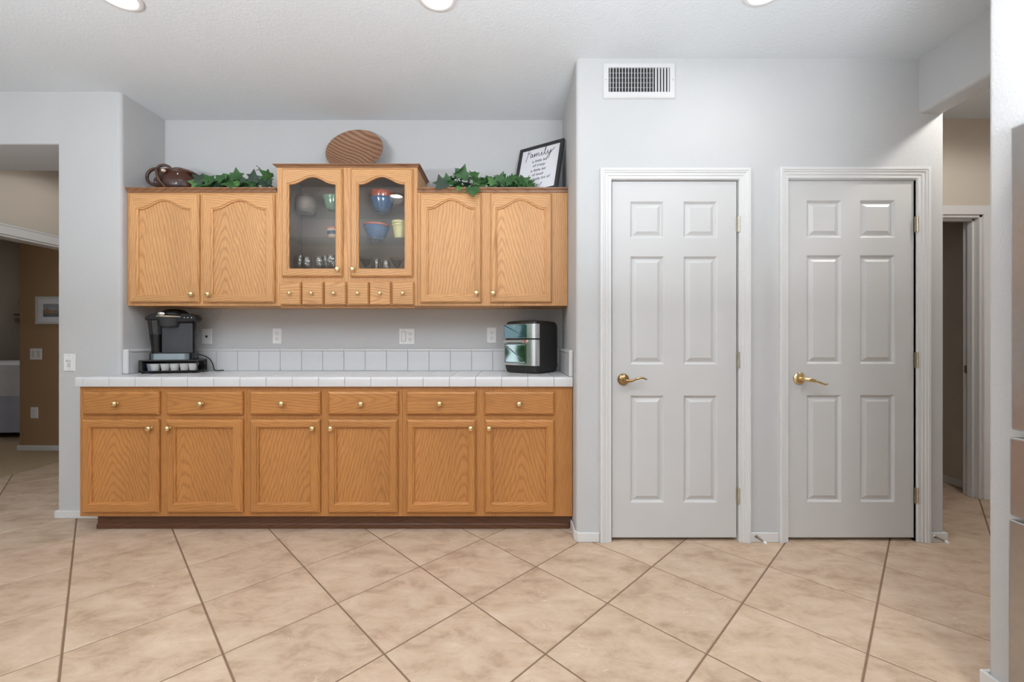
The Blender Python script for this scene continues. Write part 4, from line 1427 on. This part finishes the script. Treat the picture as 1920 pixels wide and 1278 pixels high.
# yellow pots, one in the other
t = thing('ramekin', 'pale yellow ramekin on the lower glass shelf, the outer of two', 'ramekin', (X(750, 2.83), 2.83, z2s), 'pottery in the glass cabinet')
MB().lathe([(0, .002), (.036, 0), (.044, .05), (.050, .082), (.056, .083), (.056, .095), (.050, .095), (.040, .05), (0, .01)], (X(750, 2.83), 2.83, z2s), seg=32).build('body', M['yellow'], t, smooth=True)
t = thing('ramekin', 'pale yellow ramekin nested inside another on the lower glass shelf', 'ramekin', (X(750, 2.83), 2.83, z2s + .016), 'pottery in the glass cabinet')
MB().lathe([(0, .002), (.030, 0), (.038, .05), (.046, .083), (.055, .0835), (.056, .100), (.050, .100), (.038, .05), (0, .01)], (X(750, 2.83), 2.83, z2s + .016), seg=32).build('body', M['yellow'], t, smooth=True)
# green bowl, banded mug, stoneware jar behind the left door
bt, x = bowl_thing('mixing_bowl', 'grey-green banded bowl on the top glass shelf behind the left door', 625, z1s, 2.84, .066, .096, M['green'], rib=True)
bt['group'] = 'pottery in the glass cabinet'
xm = X(628, 2.83)
t = thing('mug', 'cream mug with a navy band on the lower glass shelf', 'mug', (xm, 2.83, z2s), 'pottery in the glass cabinet')
MB().lathe([(0, .003), (.034, 0), (.040, .008), (.047, .030), (.050, .066), (.050, .070), (.046, .070), (.042, .03), (0, .012)], (xm, 2.83, z2s), seg=32).build('body', M['cream'], t, smooth=True)
MB().lathe([(.0462, .024), (.0486, .030), (.0496, .044), (.0496, .046)], (xm, 2.83, z2s), seg=32).build('band', M['navy'], t, smooth=True)
MB().lathe([(.0500, .060), (.0508, .066), (.0505, .071), (.0485, .072)], (xm, 2.83, z2s), seg=32).build('rim', M['red'], t, smooth=True)
MB().tube(spline([(xm + .046, 2.83, z2s + .055), (xm + .07, 2.83, z2s + .055), (xm + .072, 2.83, z2s + .025), (xm + .044, 2.83, z2s + .018)]), .005, 8).build('handle', M['cream'], t, smooth='all')
xj = X(574, 2.90)
t = thing('lidded_jar', 'grey stoneware jar with a lid on the top glass shelf', 'jar', (xj, 2.90, z1s), 'pottery in the glass cabinet')
MB().lathe([(0, .002), (.056, 0), (.064, .010), (.065, .030), (.062, .036), (.066, .042), (.066, .085), (.058, .095), (0, .095)], (xj, 2.90, z1s), seg=36).build('body', M['stoneware'], t, smooth=True)
MB().lathe([(.062, .0955), (.064, .102), (.048, .112), (.018, .116), (.014, .124), (.018, .132), (0, .134)], (xj, 2.90, z1s), seg=36).build('lid', M['stoneware'], t, smooth=True)

GZ = FZ + .0045
WG = [(.0, .004), (.030, .002), (.032, 0), (.0325, .002), (.012, .006), (.004, .012), (.0035, .070), (.012, .078), (.030, .100), (.036, .125), (.033, .155), (.029, .172), (.0282, .172), (.032, .155), (.0348, .125), (.029, .102), (.0, .080)]
MG = [(.0, .004), (.032, .002), (.034, 0), (.0345, .002), (.010, .006), (.0035, .014), (.0035, .090), (.010, .098), (.052, .160), (.0512, .1605), (.008, .102), (.0, .098)]
def stem(px, y, prof, k, label):
    x = X(px, y)
    t = tag(MB().lathe([(a * k, b * k) for a, b in prof], (x, y, GZ), seg=28).build('wine_glass' if prof is WG else 'martini_glass', M['stem'], smooth=True), label, 'glass', 'stemware on the cabinet floor')
for a in ((562, 2.90, WG, 1.05, 'tall wine glass at the far left behind the left glass door'),
          (576, 2.83, WG, .92, 'small wine glass second from left behind the left glass door'),
          (599, 2.84, WG, .95, 'wine glass third from left behind the left glass door'),
          (612, 2.91, WG, 1.05, 'wine glass standing at the back near the left glass door knob'),
          (622, 2.82, WG, 1.0, 'wine glass fully right behind the left glass door'),
          (686, 2.84, MG, 1.0, 'wide martini glass at the left behind the right glass door'),
          (706, 2.92, WG, .95, 'wine glass at the back beside the martini glass'),
          (724, 2.84, WG, .80, 'short wine glass in the middle behind the right glass door'),
          (744, 2.88, MG, 1.0, 'martini glass at the right behind the right glass door')):
    stem(*a)

# ------------------------------------------------------------------ coffee maker on its pod drawer, both turned a little towards the room
YAW = Matrix.Rotation(math.radians(16), 4, 'Z')
RW, RD, RH = .333, .150, .088
t = thing('pod_drawer', 'black wire coffee pod drawer under the coffee maker', 'pod rack', (0, 0, 0))
RK = Matrix.Translation((-2.438, 2.712, CT + .001)) @ YAW
MB().box(0, RW, 0, RD, RH - .009, RH).build('top_plate', M['matte_black'], t, bevel=.003)
MB().box(0, RW, 0, RD, .008, .013).build('bottom_plate', M['matte_black'], t, bevel=.002)
MB().box(0, .022, 0, RD, .0132, RH - .0092).build('side_panel', M['matte_black'], t, bevel=.002)
for a, b in ((0, .007), (RD - .007, RD)):
    MB().box(RW - .008, RW, a, b, .0132, RH - .0092).build('post', M['matte_black'], t, bevel=.0015)
MB().box(.022, RW - .008, RD - .004, RD, .0132, RH - .0092).build('back_panel', M['matte_black'], t, bevel=.001)
MB().tube([(.006, -.006, .014), (RW - .006, -.006, .014)], .004, 8).build('drawer_rail', M['black'], t)
for a in (.02, RW - .02):
    for b in (.012, RD - .015):
        MB().lathe([(.008, 0), (.010, .0075)], (a, b, 0), seg=10).build('foot', M['black'], t)
MB().tube(spline([(RW + .001, .05, .070), (RW + .018, .045, .075), (RW + .030, .04, .052), (RW + .026, .035, .026), (RW + .001, .03, .016)], 6), .0032, 8).build('pull_loop', M['black'], t, smooth='all')
place(t, RK)
PODS = [(.048, 'blue-grey coffee pod at the left end of the black pod drawer', 'podblue', .056), (.080, 'white coffee pod second from the left in the pod drawer', 'pod', .030), (.138, 'white coffee pod third from the left in the pod drawer', 'pod', .030),
        (.190, 'white coffee pod fourth from the left in the pod drawer', 'pod', .030), (.246, 'white coffee pod fifth from the left in the pod drawer', 'pod', .030), (.296, 'white coffee pod at the right end of the pod drawer', 'pod', .030)]
for lx, lb, mt, ly in PODS:
    x, y, zb = RK @ Vector((lx, ly, .0135))
    p = thing('coffee_pod', lb, 'coffee pod', (x, y, zb), 'coffee pods')
    q = 1.12
    MB().lathe([(a_ * q, b_ * q) for a_, b_ in [(0, 0), (.0185, 0), (.0200, .002), (.0245, .036), (.0245, .040), (.0275, .0405), (.0275, .0435), (0, .0435)]], (x, y, zb), seg=24).build('cup', M[mt], p, smooth=True)
    MB().lathe([(a_ * q, b_ * q) for a_, b_ in [(.0262, .0437), (.0262, .0447), (0, .0450)]], (x, y, zb), seg=24).build('lid', M['foil'], p, smooth=True)

# local frame of the machine: x across (0 = its middle), y = 0 at the drip tray front, z up from the drawer top
t = thing('coffee_maker', 'black single-serve coffee maker with a clear water tank at left', 'coffee maker', (0, 0, 0))
U = .00372                    # metres per photo pixel at the machine
def ux(px): return (px - 321) * .0033
def uz(py): return (672.5 - py) * U
MB().prism(rounded([(ux(299.5), .055, .008), (ux(358), .055, .02), (ux(352), .140, .03), (ux(299.5), .140, .01)]), .001, uz(597)).build('body', M['black'], t, smooth=True)
MB().prism(rounded([(ux(302), .0545, 0), (ux(355.5), .0545, 0), (ux(355.5), .049, .003), (ux(302), .049, .003)]), uz(660), uz(606)).build('front_panel', M['charcoal'], t, smooth=True)
MB().prism(rounded([(ux(288), 0, .03), (ux(353), 0, .03), (ux(354.5), .054, 0), (ux(286.5), .054, 0)], 8), 0.001, uz(661.5)).build('drip_tray', M['bluesteel'], t, smooth=True)
MB().prism(rounded([(ux(290), .006, .026), (ux(351), .006, .026), (ux(352), .047, 0), (ux(289), .047, 0)], 8), uz(661.4), uz(660.6)).build('tray_grate', M['matte_black'], t, smooth=True)
MB().box(ux(283), ux(287.5), .03, .12, .001, uz(660)).build('tank_base', M['black'], t, bevel=.004)
MB().box(ux(355), ux(361), .03, .10, .001, uz(661)).build('side_foot', M['black'], t, bevel=.004)
def tank(z, l, r, y0, y1, rad): return [(a, b, z) for a, b in rounded([(l, y0, rad), (r, y0, rad * .4), (r, y1, rad * .4), (l, y1, rad)], 5)]
MB().loops([tank(uz(660), ux(284), ux(299), .035, .11, .02), tank(uz(602), ux(278), ux(299), .025, .115, .025)], cap_first=True).build('water_tank', M['smoke'], t, smooth=True)
MB().loops([tank(uz(659), ux(285.2), ux(298.4), .040, .105, .018), tank(uz(627), ux(282.2), ux(298.4), .035, .108, .02)], cap_first=True, cap_last=True).build('water', M['water'], t, smooth=True)
sh = [(ux(277), uz(601.8)), (ux(276.5), uz(598)), (ux(280), uz(593.5)), (ux(288), uz(590)), (ux(300), uz(588)), (ux(345), uz(588)), (ux(358), uz(589.5)), (ux(364.5), uz(593.5)), (ux(365.5), uz(598)), (ux(362), uz(602.5)), (ux(355), uz(604.5)), (ux(320), uz(606)), (ux(299.5), uz(606)), (ux(299.2), uz(601.8))]
MB().prism(sh, .022, .118, 'Y').build('top_housing', M['black'], t, bevel=.006, seg=3, smooth=True)
for px in (344.5, 350.5, 357):
    MB().lathe([(0, -.0022), (.003, -.002), (.0035, 0)], (ux(px), .022, uz(596.5)), 'Y', 12).build('button', M['silver'], t, smooth=True)
hx_, hy_ = ux(321), .055
MB().lathe([(.080, 0), (.080, .010), (.074, .026), (.056, .040), (.028, .047), (0, .049)], (hx_, hy_ + .02, uz(593)), seg=40, sy=.95).build('lid', M['black'], t, smooth='all')
hx2 = ux(316)
def arcband(r, z, a0, a1, n, sq=.95): return [(hx2 + r * math.sin(a0 + (a1 - a0) * k / n), hy_ - r * sq * math.cos(a0 + (a1 - a0) * k / n), z) for k in range(n + 1)]
hz = uz(595.2)
MB().loops([arcband(.070, hz - .004, -1.25, 1.25, 18), arcband(.080, hz - .003, -1.25, 1.25, 18), arcband(.082, hz + .005, -1.25, 1.25, 18), arcband(.077, hz + .009, -1.2, 1.2, 18), arcband(.068, hz + .008, -1.2, 1.2, 18)], closed=False).build('handle', M['silver'], t, smooth=True)
MB().lathe([(0, 0), (.046, 0), (.051, .004), (.067, .062), (.067, .068)], (hx2, hy_, uz(613.5)), seg=36, sy=.95).build('brew_head', M['charcoal'], t, smooth=True)
MB().lathe([(0, -.0), (.018, -.001), (.020, -.004), (.014, -.008), (0, -.009)], (ux(309), hy_ - .062, uz(590.5)), 'Y', 24, sy=.62).build('badge', M['silver'], t, smooth=True)
MB().tube(spline([(ux(350), .138, .03), (ux(360), .16, .025), (ux(372), .165, .0), (ux(380), .155, -.04), (ux(384), .155, -.083), (ux(400), .165, -.084)], 8), .0034, 8).build('power_cord', M['black'], t, smooth='all')
place(t, RK @ Matrix.Translation((.167, .008, RH + .0004)))

# ------------------------------------------------------------------ countertop oven, turned to the left
OW, OD_, OH = .275, .300, .352
t = thing('countertop_oven', 'black countertop oven with a mirrored glass front and steel corner', 'oven', (0, 0, 0))
# local frame: x from the left front edge to the right front edge, y into the oven, z up
def oplan(i, front=0.0): return rounded([(i, i + front, .030), (OW - i, i + front, .026), (OW - i, OD_ - i, .04), (i, OD_ - i, .04)], 6)
def olo(z, i, front=0.0): return [(a, b, z) for a, b in oplan(i, front)]
MB().loops([olo(.0, .022), olo(.008, .010), olo(.045, .002), olo(.06, .004), olo(.30, .004), olo(.325, .005), olo(.345, .016), olo(OH, .045)], cap_first=True, cap_last=True).build('housing', M['matte_black'], t, smooth=True)
# steel front skin wrapping the right corner
def skin(z, d, x0=.010, top=0.0):
    pts = [(x0, -.001 - d), (x0 + .06, -.0045 - d), (x0 + .13, -.0055 - d), (OW - .055, -.004 - d), (OW - .022, .000 - d * .9), (OW - .004 + d * .8, .014 - d * .3), (OW + d, .030)]
    return [(a, b, z) for a, b in pts]
def skin_piece(name, z0, z1, mat, x0=.010):
    MB().loops([skin(z0, .0005, x0), skin(z0, .005, x0), skin(z1, .005, x0), skin(z1, .0005, x0)], closed=False).build(name, mat, t, smooth=True)
skin_piece('door', .052, .222, M['steel2'])
skin_piece('control_panel', .232, .326, M['steel2'])
def front_panel(name, x0, x1, z0, z1, mat, d, r=.008):
    out = rounded([(x0, z0, r), (x1, z0, r), (x1, z1, r), (x0, z1, r)], 4)
    def yy(x): return -.0055 + .0045 * ((x - OW * .48) / (OW * .5)) ** 2 - d
    n = len(out)
    mb = MB().loops([[(a, yy(a) + .004, b) for a, b in out], [(a, yy(a), b) for a, b in out], [(x0 + (a - x0) * .97 + .03 * (x1 - x0) / 2, yy(a) - .0006, z0 + (b - z0) * .97 + .03 * (z1 - z0) / 2) for a, b in out]], cap_last=True)
    return mb.build(name, mat, t)
front_panel('display', .016, OW - .070, .234, .324, M['dark_mirror'], .0080, .006)
front_panel('window_surround', .022, OW - .074, .068, .196, M['matte_black'], .0080)
front_panel('window', .026, OW - .078, .072, .192, M['oven_glass'], .0100)
MB().box(.012, OW - .062, -.0185, -.004, .2035, .2215).build('door_handle', M['steel2'], t, bevel=.004)
MB().box(.05, OW - .11, -.0178, -.010, .199, .2033).build('handle_slot', M['slot'], t, bevel=.001)
MB().box(OW - .088, OW - .066, -.0194, -.0187, .205, .220).build('sticker', M['red'], t, bevel=.001)
text('uz', .105, .306, .016, parent=t, mat=M['plastic'], y=-.0146, shear=0)
psi = math.radians(37)
NPT = Vector((.158, 2.688, CT + .0008))       # right front corner
mt = Matrix.Rotation(-psi, 4, 'Z')
place(t, Matrix.Translation(NPT - mt @ Vector((OW, 0, 0))) @ mt)

# ------------------------------------------------------------------ shrubs of the garden outside the left windows (mirrored in the oven)
def shrub(x, y, r, seed, label):
    rg = random.Random(seed)
    bm = bmesh.new()
    bmesh.ops.create_icosphere(bm, subdivisions=4, radius=r)
    ph = [rg.uniform(0, 6) for _ in range(6)]
    for v in bm.verts:
        n = v.co.normalized()
        d = sum(math.sin(n.x * f + ph[0]) * math.sin(n.y * f + ph[1]) * math.sin(n.z * f + ph[2]) / q for f, q in ((5, 5), (11, 9), (23, 12)))
        v.co += n * r * d
        v.co.z *= 1.1
    me = bpy.data.meshes.new('garden_shrub')
    bm.to_mesh(me)
    bm.free()
    me.materials.append(M['shrub'])
    o = bpy.data.objects.new('garden_shrub', me)
    o.location = (x, y, r * .85 - .2)
    COL.objects.link(o)
    tag(o, label, 'shrub', 'garden shrubs')
shrub(-8.6, -1.0, 1.25, 1, 'green garden shrub outside, mirrored in the oven glass')
shrub(-9.2, 1.6, 1.0, 2, 'smaller green garden shrub outside, nearest the house corner')
shrub(-9.0, -4.7, 1.4, 3, 'largest green garden shrub outside, farthest behind')
